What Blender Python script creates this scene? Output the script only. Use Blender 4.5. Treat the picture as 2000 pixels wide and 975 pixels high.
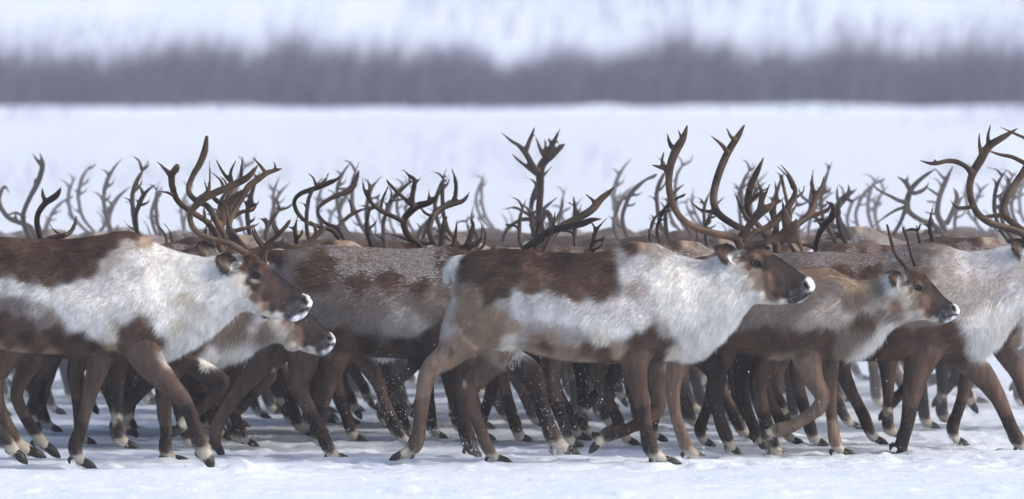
import bpy, math, random
import numpy as np
from mathutils import Vector
from mathutils.bvhtree import BVHTree

# ------------------------------------------------------------------ scene, camera, light
for o in list(bpy.data.objects): bpy.data.objects.remove(o)
S = bpy.context.scene
COL = S.collection
F, CH, HY, D0 = 15520.0, 1.84, 190.0, 40.0      # focal length in photo px, eye height, horizon row, focus distance
cam = bpy.data.objects.new('camera', bpy.data.cameras.new('camera')); COL.objects.link(cam)
cam.location = (0, 0, CH); cam.rotation_euler = (math.radians(90), 0, 0)
cam.data.sensor_width = 36; cam.data.lens = F/2000*36; cam.data.shift_y = -(487.5-HY)/2000
cam.data.clip_start = 1; cam.data.clip_end = 4000
cam.data.dof.use_dof = True; cam.data.dof.focus_distance = D0 + .1; cam.data.dof.aperture_fstop = 3.5
S.camera = cam
SUN_ELEV, SUN_AZ = 38, 105                       # a veiled sun, high to the right
w = bpy.data.worlds.new("World"); S.world = w; w.use_nodes = True
nt = w.node_tree; bg = nt.nodes['Background']
sky = nt.nodes.new('ShaderNodeTexSky'); sky.sky_type = 'NISHITA'; sky.sun_disc = False
sky.sun_elevation = math.radians(SUN_ELEV); sky.sun_rotation = math.radians(SUN_AZ)
sky.air_density = 1.0; sky.dust_density = 3.5; sky.ozone_density = .6
nt.links.new(sky.outputs[0], bg.inputs[0]); bg.inputs[1].default_value = 0.15
sl = bpy.data.lights.new('sun', 'SUN'); sl.energy = 1.4; sl.angle = math.radians(18); sl.color = (1, .91, .80)
so = bpy.data.objects.new('sun', sl); COL.objects.link(so); so.location = (20, 60, 40)
sd = Vector((math.sin(math.radians(SUN_AZ))*math.cos(math.radians(SUN_ELEV)), math.cos(math.radians(SUN_AZ))*math.cos(math.radians(SUN_ELEV)), math.sin(math.radians(SUN_ELEV))))
so.rotation_euler = sd.to_track_quat('Z', 'Y').to_euler()
S.view_settings.view_transform = 'Standard'; S.view_settings.look = 'None'
S.view_settings.exposure = 0.57; S.view_settings.gamma = 1
S.render.engine = 'CYCLES'
S.cycles.max_bounces = 6; S.cycles.diffuse_bounces = 4; S.cycles.transmission_bounces = 4; S.cycles.volume_bounces = 1
rng = np.random.default_rng(7); random.seed(7)

# ------------------------------------------------------------------ numpy noise
_tab = np.random.default_rng(3).random(65536)
def vnoise(p):
    p = np.asarray(p, float); i = np.floor(p).astype(np.int64); f = p-i; f = f*f*(3-2*f); r = 0
    for dx in (0, 1):
        for dy in (0, 1):
            for dz in (0, 1):
                h = ((i[:, 0]+dx)*73856093 ^ (i[:, 1]+dy)*19349663 ^ (i[:, 2]+dz)*83492791) & 65535
                wt = (f[:, 0] if dx else 1-f[:, 0])*(f[:, 1] if dy else 1-f[:, 1])*(f[:, 2] if dz else 1-f[:, 2])
                r = r+wt*_tab[h]
    return r
def fbm(p, o=3):
    p = np.asarray(p, float); s = 0; a = .5; t = 0
    for k in range(o): s = s+a*vnoise(p*2**k+17*k); t += a; a *= .5
    return s/t

# ------------------------------------------------------------------ materials
def newmat(name):
    m = bpy.data.materials.new(name); m.use_nodes = True; n = m.node_tree; n.nodes.clear()
    return m, n, n.nodes.new('ShaderNodeOutputMaterial')
def fur_mat(name, tintable=False, trans=.28):
    m, n, out = newmat(name)
    at = n.nodes.new('ShaderNodeAttribute'); at.attribute_name = 'coat'
    src = at.outputs['Color']
    if tintable:
        oi = n.nodes.new('ShaderNodeObjectInfo'); mx = n.nodes.new('ShaderNodeMix'); mx.data_type = 'RGBA'; mx.blend_type = 'MULTIPLY'; mx.inputs[0].default_value = 1
        n.links.new(src, mx.inputs[6]); n.links.new(oi.outputs['Color'], mx.inputs[7]); src = mx.outputs[2]
    d = n.nodes.new('ShaderNodeBsdfDiffuse'); t = n.nodes.new('ShaderNodeBsdfTranslucent'); g = n.nodes.new('ShaderNodeBsdfGlossy'); g.inputs['Roughness'].default_value = .55
    g.inputs['Color'].default_value = (.3, .3, .33, 1)
    m1 = n.nodes.new('ShaderNodeMixShader'); m1.inputs[0].default_value = trans
    m2 = n.nodes.new('ShaderNodeMixShader'); m2.inputs[0].default_value = .03
    n.links.new(src, d.inputs[0]); n.links.new(src, t.inputs[0]); n.links.new(d.outputs[0], m1.inputs[1]); n.links.new(t.outputs[0], m1.inputs[2])
    n.links.new(m1.outputs[0], m2.inputs[1]); n.links.new(g.outputs[0], m2.inputs[2]); n.links.new(m2.outputs[0], out.inputs[0])
    return m
def noise_mat(name, c1, c2, scale, rough=.7, bump=0, detail=6, stretch=(1, 1, 1), spec=.3, bdist=.01):
    m, n, out = newmat(name); p = n.nodes.new('ShaderNodeBsdfPrincipled'); tc = n.nodes.new('ShaderNodeTexCoord'); mp = n.nodes.new('ShaderNodeMapping'); mp.inputs['Scale'].default_value = stretch
    no = n.nodes.new('ShaderNodeTexNoise'); no.inputs['Scale'].default_value = scale; no.inputs['Detail'].default_value = detail
    cr = n.nodes.new('ShaderNodeValToRGB'); cr.color_ramp.elements[0].position = .35; cr.color_ramp.elements[1].position = .68
    cr.color_ramp.elements[0].color = (*c1, 1); cr.color_ramp.elements[1].color = (*c2, 1)
    L = n.links.new; L(tc.outputs['Object'], mp.inputs[0]); L(mp.outputs[0], no.inputs['Vector']); L(no.outputs[0], cr.inputs[0]); L(cr.outputs[0], p.inputs['Base Color'])
    p.inputs['Roughness'].default_value = rough; p.inputs['Specular IOR Level'].default_value = spec
    if bump:
        b = n.nodes.new('ShaderNodeBump'); b.inputs['Strength'].default_value = bump; b.inputs['Distance'].default_value = bdist; L(no.outputs[0], b.inputs['Height']); L(b.outputs[0], p.inputs['Normal'])
    L(p.outputs[0], out.inputs[0]); return m
M_SKIN = fur_mat('coat_skin', True, .0); M_FUR = fur_mat('coat_fur', True, .3)
M_ANT = noise_mat('antler_bone', (.018, .010, .007), (.105, .064, .038), 9, .5, .7, 10, (1, 1, 1), .22, .004)
M_ANTD = noise_mat('antler_dark', (.014, .008, .006), (.055, .032, .023), 9, .5, .7, 10, (1, 1, 1), .22, .004)
M_HOOF = noise_mat('hoof_horn', (.008, .008, .009), (.03, .027, .026), 40, .45, .2)
M_EYE = noise_mat('eye', (.004, .003, .003), (.012, .008, .006), 5, .12, 0, spec=.25)
M_LID = noise_mat('eyelid', (.012, .009, .008), (.03, .02, .016), 60, .6, .2)
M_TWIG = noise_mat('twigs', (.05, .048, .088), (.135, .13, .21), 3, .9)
def snow_mat():
    m, n, out = newmat('snow'); p = n.nodes.new('ShaderNodeBsdfPrincipled'); tc = n.nodes.new('ShaderNodeTexCoord'); L = n.links.new
    n1 = n.nodes.new('ShaderNodeTexNoise'); n1.inputs['Scale'].default_value = .6; n1.inputs['Detail'].default_value = 5
    cr = n.nodes.new('ShaderNodeValToRGB'); cr.color_ramp.elements[0].color = (.60, .68, .79, 1); cr.color_ramp.elements[1].color = (.68, .745, .84, 1)
    L(tc.outputs['Object'], n1.inputs['Vector']); L(n1.outputs[0], cr.inputs[0]); L(cr.outputs[0], p.inputs['Base Color'])
    p.inputs['Roughness'].default_value = .6; p.inputs['Specular IOR Level'].default_value = .25
    mp = n.nodes.new('ShaderNodeMapping'); mp.inputs['Scale'].default_value = (1, .6, 1)
    n2 = n.nodes.new('ShaderNodeTexNoise'); n2.inputs['Scale'].default_value = 9; n2.inputs['Detail'].default_value = 8; n2.inputs['Roughness'].default_value = .62
    b = n.nodes.new('ShaderNodeBump'); b.inputs['Strength'].default_value = .5; b.inputs['Distance'].default_value = .035
    L(tc.outputs['Object'], mp.inputs[0]); L(mp.outputs[0], n2.inputs['Vector']); L(n2.outputs[0], b.inputs['Height']); L(b.outputs[0], p.inputs['Normal'])
    L(p.outputs[0], out.inputs[0]); return m
M_SNOW = snow_mat()

# ------------------------------------------------------------------ mesh helpers
def mesh_np(name, V, Fc, smooth=True):
    me = bpy.data.meshes.new(name); me.from_pydata(V if isinstance(V, list) else V.tolist(), [], Fc if isinstance(Fc, list) else Fc.tolist())
    if smooth: me.polygons.foreach_set('use_smooth', np.ones(len(me.polygons), bool))
    me.update(); return me
def tris_np(name, V, nper=3):
    n = len(V); me = bpy.data.meshes.new(name); me.vertices.add(n); me.vertices.foreach_set('co', np.ascontiguousarray(V, np.float32).ravel())
    nf = n//nper; me.loops.add(n); me.loops.foreach_set('vertex_index', np.arange(n, dtype=np.int32))
    me.polygons.add(nf); me.polygons.foreach_set('loop_start', np.arange(0, n, nper, dtype=np.int32)); me.polygons.foreach_set('loop_total', np.full(nf, nper, np.int32))
    me.polygons.foreach_set('use_smooth', np.ones(nf, bool)); me.update(calc_edges=True); return me
def link(name, me, mat, parent=None, loc=None):
    o = bpy.data.objects.new(name, me); COL.objects.link(o)
    if mat and not me.materials: me.materials.append(mat)
    if parent: o.parent = parent
    if loc: o.location = loc
    return o
def empty(name, loc):
    o = bpy.data.objects.new(name, None); o.empty_display_size = .1; COL.objects.link(o); o.location = loc; return o
def tag(o, label=None, cat=None, group=None, kind=None):
    if label: o['label'] = label
    if cat: o['category'] = cat
    if group: o['group'] = group
    if kind: o['kind'] = kind
def cr_interp(P, sub):
    P = np.asarray(P, float); n = len(P)
    if n < 3: t = np.linspace(0, 1, sub+1)[:, None]; return P[0]*(1-t)+P[-1]*t
    Q = np.vstack([2*P[0]-P[1], P, 2*P[-1]-P[-2]]); out = []
    for i in range(n-1):
        a, b, c, d = Q[i:i+4]
        for k in range(sub):
            t = k/sub; out.append(.5*((2*b)+(-a+c)*t+(2*a-5*b+4*c-d)*t*t+(-a+3*b-3*c+d)*t**3))
    out.append(P[-1]); return np.array(out)
class MB:
    def __init__(s): s.V = []; s.F = []; s.n = 0
    def rings(s, R):
        k = len(R[0]); b = s.n
        for r in R: s.V.extend(map(tuple, r))
        s.n += k*len(R)
        for i in range(len(R)-1):
            for j in range(k):
                a = b+i*k+j; c = b+i*k+(j+1) % k; s.F.append((a, c, c+k, a+k))
        s.V.append(tuple(np.mean(R[0], 0))); s.V.append(tuple(np.mean(R[-1], 0))); e = b+(len(R)-1)*k
        for j in range(k):
            s.F.append((s.n, b+(j+1) % k, b+j)); s.F.append((s.n+1, e+j, e+(j+1) % k))
        s.n += 2
    def tube(s, P, rn, ry, seg=12, sub=4):
        """P Nx3; rn radius in the plane of travel, ry lateral radius"""
        A = cr_interp(np.column_stack([P, rn, ry]), sub); C = A[:, :3]; rn = np.maximum(A[:, 3], .0008); ry = np.maximum(A[:, 4], .0008)
        T = np.gradient(C, axis=0); T /= np.linalg.norm(T, axis=1)[:, None]+1e-9
        th = np.linspace(0, 2*np.pi, seg, endpoint=False); R = []
        # rounded ends
        for i in range(len(C)):
            t = T[i]; n = np.cross(t, (0, 1, 0)); n /= np.linalg.norm(n)+1e-9; b = np.cross(n, t)
            R.append(C[i]+np.outer(np.cos(th)*rn[i], n)+np.outer(np.sin(th)*ry[i], b))
        s.rings(R)
    def sphere(s, c, r, ry=None, seg=10):
        R = []
        for i in range(1, seg):
            a = math.pi*i/seg; th = np.linspace(0, 2*np.pi, seg*2, endpoint=False); rr = math.sin(a)
            R.append(np.column_stack([c[0]+np.cos(th)*rr*r, c[1]+np.sin(th)*rr*(ry or r), np.full(seg*2, c[2]-math.cos(a)*r)]))
        s.rings(R)
    def mesh(s, name): return mesh_np(name, s.V, s.F)
def remeshed(mb, voxel, it=3, name='body'):
    o = bpy.data.objects.new('tmp', mb.mesh('tmp')); COL.objects.link(o)
    r = o.modifiers.new('r', 'REMESH'); r.mode = 'VOXEL'; r.voxel_size = voxel; r.use_smooth_shade = True
    sm = o.modifiers.new('s', 'SMOOTH'); sm.factor = .5; sm.iterations = it
    dg = bpy.context.evaluated_depsgraph_get(); dg.update()
    me = bpy.data.meshes.new_from_object(o.evaluated_get(dg)); me.name = name
    bpy.data.objects.remove(o); me.polygons.foreach_set('use_smooth', np.ones(len(me.polygons), bool)); return me

# ------------------------------------------------------------------ coat: colour, hair length m, direction (deg below backwards), lift
PAL = dict(
 brown=((.12, .073, .051), .030, 25, .25), dbrown=((.072, .043, .032), .030, 25, .25), rbrown=((.17, .103, .068), .03, 25, .25),
 tan=((.37, .27, .19), .03, 45, .25), ltan=((.46, .36, .27), .03, 60, .25), grey=((.32, .265, .235), .035, 35, .3), lgrey=((.52, .475, .45), .028, 40, .3),
 flank=((.72, .70, .71), .026, 40, .3), white=((.88, .87, .85), .028, 55, .3), cream=((.82, .77, .68), .035, 60, .3), mane=((.90, .89, .87), .062, 80, .25), gmane=((.30, .24, .2), .05, 70, .35),
 bmane=((.13, .08, .055), .05, 75, .35), black=((.018, .012, .011), .02, 60, .2), belly=((.48, .38, .28), .04, 60, .3), rump=((.80, .80, .78), .05, 80, .3),
 leg=((.112, .074, .057), .013, 88, .2), dleg=((.04, .027, .023), .013, 88, .2), tleg=((.23, .165, .125), .013, 88, .2), foot=((.62, .57, .48), .022, 80, .35), dfoot=((.10, .07, .055), .02, 80, .3),
 face=((.045, .028, .022), .009, -10, .1), dface=((.015, .011, .010), .008, -10, .1), cheek=((.19, .125, .088), .011, 10, .12), wcheek=((.66, .61, .54), .016, 30, .2),
 frost=((.05, .045, .05), .008, 0, .15), snose=((.78, .80, .84), .006, 0, .1), ear=((.17, .12, .095), .012, 0, .2), dear=((.035, .025, .022), .012, 0, .2), nost=((.006, .005, .006), .001, 0, 0), snow=((.17, .125, .1), .02, 20, .2))
PK = list(PAL); PC = np.array([PAL[k][0] for k in PK]); PL = np.array([PAL[k][1:] for k in PK])
def coat_eval(uv, ctrl, warp, pw=4.8):
    """uv Nx3 template/photo px (u, v, lateral m); ctrl list (u, v, key[, weight])"""
    n = len(uv); c = np.array([(a[0], a[1]) for a in ctrl], float); ki = np.array([PK.index(a[2]) for a in ctrl]); wt = np.array([a[3] if len(a) > 3 else 1. for a in ctrl])
    q = np.column_stack([uv[:, 0]/26, uv[:, 2]*14, uv[:, 1]/20]); q2 = np.column_stack([uv[:, 0]/7, uv[:, 2]*50, uv[:, 1]/6])
    du = (fbm(q+5, 2)-.5)*warp*2+(vnoise(q2)-.5)*warp*.5; dv = (fbm(q+31, 2)-.5)*warp*1.6+(vnoise(q2+9)-.5)*warp*.5
    x = uv[:, 0]+du; y = uv[:, 1]+dv; W = 1/(((x[:, None]-c[:, 0])**2+(y[:, None]-c[:, 1])**2)+4)**(pw/2)*wt**pw; W /= W.sum(1)[:, None]
    snowy = W[:, ki == PK.index('snow')].sum(1); frosty = W[:, ki == PK.index('frost')].sum(1)+.3*W[:, ki == PK.index('snose')].sum(1)
    return W@PC[ki], W@PL[ki], snowy, frosty
def paint_spots(uv, col, spots):
    dep = np.zeros(len(uv))
    for (cx, cy, rx, ry, ang, key, sharp) in spots:
        a = math.radians(ang); x = uv[:, 0]-cx; y = uv[:, 1]-cy; u = (x*math.cos(a)+y*math.sin(a))/rx; v = (-x*math.sin(a)+y*math.cos(a))/ry
        wgt = np.clip((1.15-np.sqrt(u*u+v*v))*abs(sharp), 0, 1)*(np.abs(uv[:, 2]) > (.008 if sharp > 0 else .082))
        col[:] = col*(1-wgt[:, None])+np.array(PAL[key][0])*wgt[:, None]
        if key == 'nost': dep = np.maximum(dep, wgt*min(rx, ry)/388*1.2)
    return dep

def build_caribou(spec, voxel=.008, nhair=90000, hw=.0022, full=True):
    """spec in its own px frame: fx (px of local x=0), gy (ground row), s (px per metre). Returns list of (part name, mesh, material)."""
    fx, gy, s = spec['fx'], spec['gy'], spec['s']; k = 388/s
    X = lambda u: (u-fx)/s; Z = lambda v: (gy-v)/s
    mb = MB(); st = np.array(spec['st'], float); st = cr_interp(st, 4); th = np.linspace(0, 2*np.pi, 40, endpoint=False); R = []
    for tx, ty, bx, by, wd in st:
        T = np.array([X(tx), 0, Z(ty)]); B = np.array([X(bx), 0, Z(by)]); c = (T+B)/2; h = (T-B)/2; wd = max(wd, .006)
        cz = np.cos(th); sy = np.sin(th); ww = wd*(1-.16*cz-.06*np.cos(2*th))
        R.append(c+np.outer(cz, h)+np.outer(np.sign(sy)*np.abs(sy)**.92*ww, (0, 1, 0)))
    mb.rings(R)
    hoofs = []
    for lg in spec['legs']:
        p = np.array([(a[0], a[1], a[2]) for a in lg['p']], float); n = len(p); yo = lg['y']
        ys = np.interp(np.linspace(0, 1, n), [0, .35, 1], [yo*.55, yo, yo*.75])
        r = p[:, 2]/s; ry = np.where(r < .05, r*.92, .046+(r-.05)*.5)
        P = np.column_stack([X(p[:, 0]), ys, Z(p[:, 1])]); mb.tube(P, r, ry, 18, 4)
        hp = lg['h']; H1 = np.array([X(hp[0]), ys[-1], Z(hp[1])]); H0 = P[-1].copy(); hoofs.append((H0, H1, r[-1], P[-2]))
        # pastern: flared hairy foot reaching into the hoof
        m = H0*.45+H1*.55; mb.tube(np.array([P[-1], H0*.7+H1*.3, m]), np.array([r[-1], r[-1]*.85, r[-1]*.45]), np.array([r[-1]*1.05, r[-1]*1.1, r[-1]*.7]), 14, 3)
    if 'tail' in spec:
        p = np.array(spec['tail'], float); mb.tube(np.column_stack([X(p[:, 0]), np.zeros(len(p)), Z(p[:, 1])]), p[:, 2]/s, p[:, 2]/s*.9, 10, 3)
    # ears: a thin cupped leaf, opening outward
    for sgn in (-1, 1):
        (bx, by), (ex, ey), ew = spec['ear']; ew = ew/s
        B = np.array([X(bx), sgn*spec.get('eary', .075), Z(by)]); E = np.array([X(ex), sgn*(spec.get('eary', .075)+.055), Z(ey)])
        ax = (E-B); L = np.linalg.norm(ax); ax /= L; wv = np.cross(ax, (0, sgn, 0)); wv /= np.linalg.norm(wv); nv = np.cross(ax, wv); nv *= np.sign(nv[1]*sgn)
        R = []; N = 12
        for i in range(N):
            t = i/(N-1); hwid = ew*(.42+.62*math.sin(math.pi*min(1, t*.9+.08))**.8)*(1 if t < .6 else math.sqrt(max(.02, 1-((t-.6)/.4)**2)))*.98; cup = hwid*.55; tk = .0065 if t < .9 else .005
            ph = np.linspace(-1, 1, 9); o_ = np.array([B+ax*L*t+wv*hwid*q+nv*(cup*(q*q)-cup*.4+.012*math.sin(t*3)) for q in ph])
            R.append(np.vstack([o_+nv*tk*.2, o_[::-1]-nv*tk*1.8]))
        mb.rings(R)
    # brow ridge, cheek/jaw bulge, nostril wing
    ex_, ey_, er = spec['eye']; hwid = spec.get('hw', .085)
    for sgn in (-1, 1):
        mb.sphere((X(ex_-2*k**-1), sgn*(hwid-.028), Z(ey_-5/k)), .036)
        jx, jy = spec['jaw']; mb.sphere((X(jx), sgn*(hwid-.045), Z(jy)), .052)
        for (nx, ny, nr, ny_) in spec.get('bumps', []): mb.sphere((X(nx), sgn*ny_, Z(ny)), nr)
    me = remeshed(mb, voxel, 4 if voxel < .01 else 3)
    nv_ = len(me.vertices); co = np.empty(nv_*3, np.float32); me.vertices.foreach_get('co', co); co = co.reshape(-1, 3)
    no = np.empty(nv_*3, np.float32); me.vertices.foreach_get('normal', no); no = no.reshape(-1, 3)
    def UV(c): return np.column_stack([c[:, 0]*s+fx, gy-c[:, 2]*s, c[:, 1]])
    warp = spec.get('warp', 5)
    uv = UV(co); col, par, sn, fr = coat_eval(uv, spec['ctrl'], warp)
    dep = paint_spots(uv, col, spec.get('spots', []))
    # soft body relief: muscle and coat folds
    rel = (fbm(co*(7, 7, 9)+3, 3)-.5)*.022*np.clip(par[:, 0]/.03, .1, 1.2)
    co2 = co+no*(rel-dep)[:, None]-no*(np.clip(par[:, 0]*.18, 0, .012))[:, None]
    me.vertices.foreach_set('co', co2.astype(np.float32).ravel())
    def setcol(m, c, dom='POINT'):
        a = m.color_attributes.new('coat', 'FLOAT_COLOR', dom); a.data.foreach_set('color', np.column_stack([np.clip(c, 0, 1), np.ones(len(c))]).astype(np.float32).ravel())
    scol = col*.85*(1+(fbm(co*(48, 48, 7), 2)-.5)*np.where(par[:, 0] < .016, 1.1, .25))[:, None]*(1+(fbm(co*11+8, 3)-.5)*.4)[:, None]
    scol = scol
    setcol(me, scol); me.update()
    out = [('body', me, M_SKIN)]
    # hair
    if nhair:
        me.calc_loop_triangles(); nt_ = len(me.loop_triangles); tv = np.empty(nt_*3, np.int32); me.loop_triangles.foreach_get('vertices', tv); tv = tv.reshape(-1, 3)
        a, b, c = co2[tv[:, 0]], co2[tv[:, 1]], co2[tv[:, 2]]; ar = np.linalg.norm(np.cross(b-a, c-a), axis=1)
        cy = (a[:, 1]+b[:, 1]+c[:, 1])/3; cu = UV((a+b+c)/3); dens = np.where(cy > .04, .45, 1.)
        lenw = par[tv[:, 0], 0]; dens = dens*np.where(lenw < .015, 1.9, 1.)
        pr = ar*dens; pr /= pr.sum(); idx = rng.choice(nt_, nhair, p=pr); u = rng.random(nhair); v = rng.random(nhair); fl = u+v > 1; u[fl] = 1-u[fl]; v[fl] = 1-v[fl]
        pos = a[idx]+(b[idx]-a[idx])*u[:, None]+(c[idx]-a[idx])*v[:, None]; nn = no[tv[idx, 0]]
        huv = UV(pos); hc, hp, hs, hf = coat_eval(huv, spec['ctrl'], warp); dp = paint_spots(huv, hc, spec.get('spots', []))
        L = hp[:, 0]*rng.uniform(.7, 1.25, nhair)*spec.get('hlen', 1); L[dp > .001] = .0015
        cl = fbm(np.column_stack([pos[:, 0]*30, pos[:, 1]*30, pos[:, 2]*22]), 2); cl2 = vnoise(np.column_stack([pos[:, 0]*75, pos[:, 1]*75, pos[:, 2]*40])+50)
        am = np.clip(hp[:, 0]/.045, .45, 1.1); ang = np.radians(hp[:, 1])+(cl-.5)*1.3*am+(cl2-.5)*.7*am+rng.normal(0, .16, nhair)
        d = np.column_stack([-np.cos(ang), rng.normal(0, .1, nhair), -np.sin(ang)])
        d -= nn*np.sum(d*nn, 1)[:, None]; d /= np.linalg.norm(d, axis=1)[:, None]+1e-6
        lift = hp[:, 2]*rng.uniform(.5, 1.5, nhair); hwv = hw*(.6+.8*rng.random(nhair))*np.clip(L/.03, .55, 1.3)
        # second colour layer: long clumps lighter/darker, per-hair variation, snow grains
        var = (1+rng.normal(0, 1, nhair)*np.where(hp[:, 0] < .016, .26, .13))*(1+(cl-.5)*.45)*(1+(cl2-.5)*.25); var = var*(1+(fbm(pos*(48, 48, 7), 2)-.5)*np.where(hp[:, 0] < .016, 1.1, .25)); hc = hc*(var*(1+(fbm(pos*11+8, 3)-.5)*.4))[:, None]
        hc[:, 2] *= 1+(cl-.5)*.12
        sn_t = hs*(1.1*fbm(pos*(7, 7, 12)+70, 2)+1.3*fbm(pos*(34, 34, 40)+20, 2)-.66)*2.2+hs*.05; isn = rng.random(nhair) < np.clip(sn_t, 0, .93)
        hc[isn] = np.array([.80, .83, .88])*rng.uniform(.85, 1.02, (isn.sum(), 1)); L[isn] *= .75; lift[isn] *= 1.8; hwv[isn] *= 1.3
        ice = (hp[:, 0] < .016) & (huv[:, 1] > spec['gy']-.33*s) & (rng.random(nhair) < .07*cl2*2*np.clip((huv[:, 1]-spec['gy']+.33*s)/(.33*s), 0, 1)); hc[ice] = (.75, .78, .84)
        isf = rng.random(nhair) < hf*.72*np.clip(cl2*3.4-1.3, 0, 1); hc[isf] = (.82, .84, .88); dk = (~isf) & (rng.random(nhair) < hf*.5); hc[dk] *= .4
        dd = d+nn*lift[:, None]; dd /= np.linalg.norm(dd, axis=1)[:, None]
        wv = np.cross(nn, dd); wv /= np.linalg.norm(wv, axis=1)[:, None]+1e-6
        tip = pos+dd*L[:, None]; tip[:, 2] -= L*.12*np.clip(hp[:, 0]/.05, 0, 1.5)
        pos = pos-nn*.002
        V = np.stack([pos+wv*hwv[:, None]*.5, pos-wv*hwv[:, None]*.5, tip], 1).reshape(-1, 3)
        # hair at the ground stays above it
        V[:, 2] = np.maximum(V[:, 2], .004)
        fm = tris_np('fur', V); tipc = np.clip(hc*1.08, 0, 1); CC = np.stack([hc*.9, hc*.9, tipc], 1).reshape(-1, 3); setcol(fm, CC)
        N3 = nn*.85+dd*.25+rng.normal(0, .12, (nhair, 3)); N3 /= np.linalg.norm(N3, axis=1)[:, None]; fm.normals_split_custom_set_from_vertices(np.repeat(N3, 3, 0).tolist())
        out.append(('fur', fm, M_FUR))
    # eyes
    bv = BVHTree.FromPolygons([tuple(x) for x in co2], [tuple(t) for t in tv] if nhair else [tuple(p.vertices) for p in me.polygons])
    for sgn in (-1, 1):
        er_ = er/s; h = bv.ray_cast(Vector((X(ex_), sgn*.6, Z(ey_))), Vector((0, -sgn, 0)))
        yy = h[0].y if h[0] else sgn*hwid
        e = MB(); e.sphere((X(ex_), yy-sgn*er_*.35, Z(ey_)), er_, er_*.75, 10); out.append(('eye', e.mesh('eye'), M_EYE))
        if full:
            l = MB(); tt = np.linspace(0, 2*np.pi, 15); a = math.radians(-20)
            ux = np.cos(tt)*er_*1.5; uz = np.sin(tt)*er_*.95; P = np.column_stack([X(ex_)+ux*math.cos(a)-uz*math.sin(a), np.full(15, yy+sgn*.001), Z(ey_)+ux*math.sin(a)+uz*math.cos(a)])
            l.tube(P, np.full(15, er_*.24), np.full(15, er_*.4), 6, 2); out.append(('eyelid', l.mesh('eyelid'), M_LID))
    # hooves: two pointed toes and two dewclaws each
    for (H0, H1, r, Hp) in hoofs:
        h = MB(); d = H1-H0; L = np.linalg.norm(d); d /= L
        for sg in (-1, 1):
            off = np.array([0, sg*r*.5, 0]); A_ = H0+d*L*.28+off*.8; B_ = H0+d*L*.62+off*1.15; C_ = H1+off*.8
            rr = min(r, .042)*.86
            h.tube(np.array([A_, B_, (B_+C_)/2, C_]), np.array([rr*.75, rr*.72, rr*.52, rr*.14]), np.array([rr*.5, rr*.52, rr*.38, rr*.1]), 10, 3)
        h.tube(np.array([H0+d*L*.3, H0+d*L*.8]), np.array([min(r, .042)*.5, min(r, .042)*.3]), np.array([r*.6, r*.5]), 8, 2)
        hm = h.mesh('hoof')
        for vv in hm.vertices:
            if vv.co.z < .001: vv.co.z = .001
        out.append(('hoof', hm, M_HOOF))
        up = Hp-H0; up /= np.linalg.norm(up)+1e-9; bk = -(d-up*np.dot(d, up)); bk /= np.linalg.norm(bk)+1e-9
        for sg in ((-1, 1) if full else ()):
            q = H0+up*r*.3+bk*r*.85+np.array([0, sg*r*.5, 0]); dc = MB(); dc.tube(np.array([q, q+bk*r*.4-up*r*.35, q+bk*r*.35-up*r*.95]), np.array([r*.28, r*.27, r*.07]), np.array([r*.22, r*.2, r*.06]), 8, 2); out.append(('dewclaw', dc.mesh('dewclaw'), M_HOOF))
    return out

def antler_mesh(branches, fx, gy, s, side, voxel=.0055, base=.045, spread=1.0):
    """branches: list of (points (u,v,r), y0, y1[, flat]); lateral position runs from y0 to y1 (m, outward)"""
    mb = MB()
    for br in branches:
        p = np.array(br[0], float); n = len(p); flat = br[3] if len(br) > 3 else .8
        t = np.linspace(0, 1, n); ys = side*(br[1]+(br[2]-br[1])*np.sin(t*np.pi/2))
        P = np.column_stack([(p[:, 0]-fx)/s, ys, (gy-p[:, 1])/s]); r = p[:, 2]/s*.9
        mb.tube(P, r, np.maximum(r*flat, .0035), 12, 4)
    return remeshed(mb, voxel, 3, 'antler')
def place(parts, loc, label, group='caribou walking in the herd', tint=None, antlers=(), name='caribou'):
    root = empty(name, loc); tag(root, label, 'caribou', group)
    for nm, me, mat in parts:
        o = link(nm, me, mat, root)
        if nm in ('body', 'fur'): o.color = (*(tint or (1, 1, 1)), 1)
    for me, mat in antlers: link('antler', me, mat, root)
    return root

# ------------------------------------------------------------------ template / hero E (walking, profile) in its own px frame
FACE_E = [(1438,505,'lgrey'),(1450,520,'wcheek'),(1452,500,'brown'),(1465,487,'brown'),(1485,488,'rbrown'),(1500,492,'rbrown'),(1472,500,'cheek'),(1460,520,'cheek'),(1475,530,'ltan'),(1490,520,'face'),(1500,507,'face'),
 (1465,545,'cream'),(1480,552,'ltan'),(1500,560,'cheek'),(1495,540,'cheek'),(1520,550,'face'),(1515,530,'face'),(1530,516,'dface',1.3),(1545,527,'dface',1.4),(1560,536,'dface',1.5),(1570,542,'dface',1.3),(1552,548,'dface',1.4),(1515,510,'dface'),(1540,550,'face'),(1510,580,'cheek'),(1515,575,'face'),
 (1535,575,'face'),(1530,592,'wcheek'),(1505,594,'wcheek'),(1480,585,'wcheek'),(1550,560,'dface'),(1555,545,'dface'),(1560,555,'dface'),(1548,580,'frost'),(1556,585,'frost'),(1560,568,'frost'),(1570,575,'frost'),(1568,560,'frost'),(1578,546,'snose'),(1586,552,'snose',1.1),(1591,556,'snose',1.2),(1592,567,'snose',1.2),(1585,566,'snose'),(1580,586,'snose',.8),(1562,593,'snose',.7),(1574,552,'frost'),(1584,574,'frost'),(1580,563,'frost'),(1548,568,'frost'),(1545,590,'frost',.8),
 (1425,505,'white'),(1408,515,'white'),(1443,492,'lgrey')]
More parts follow.
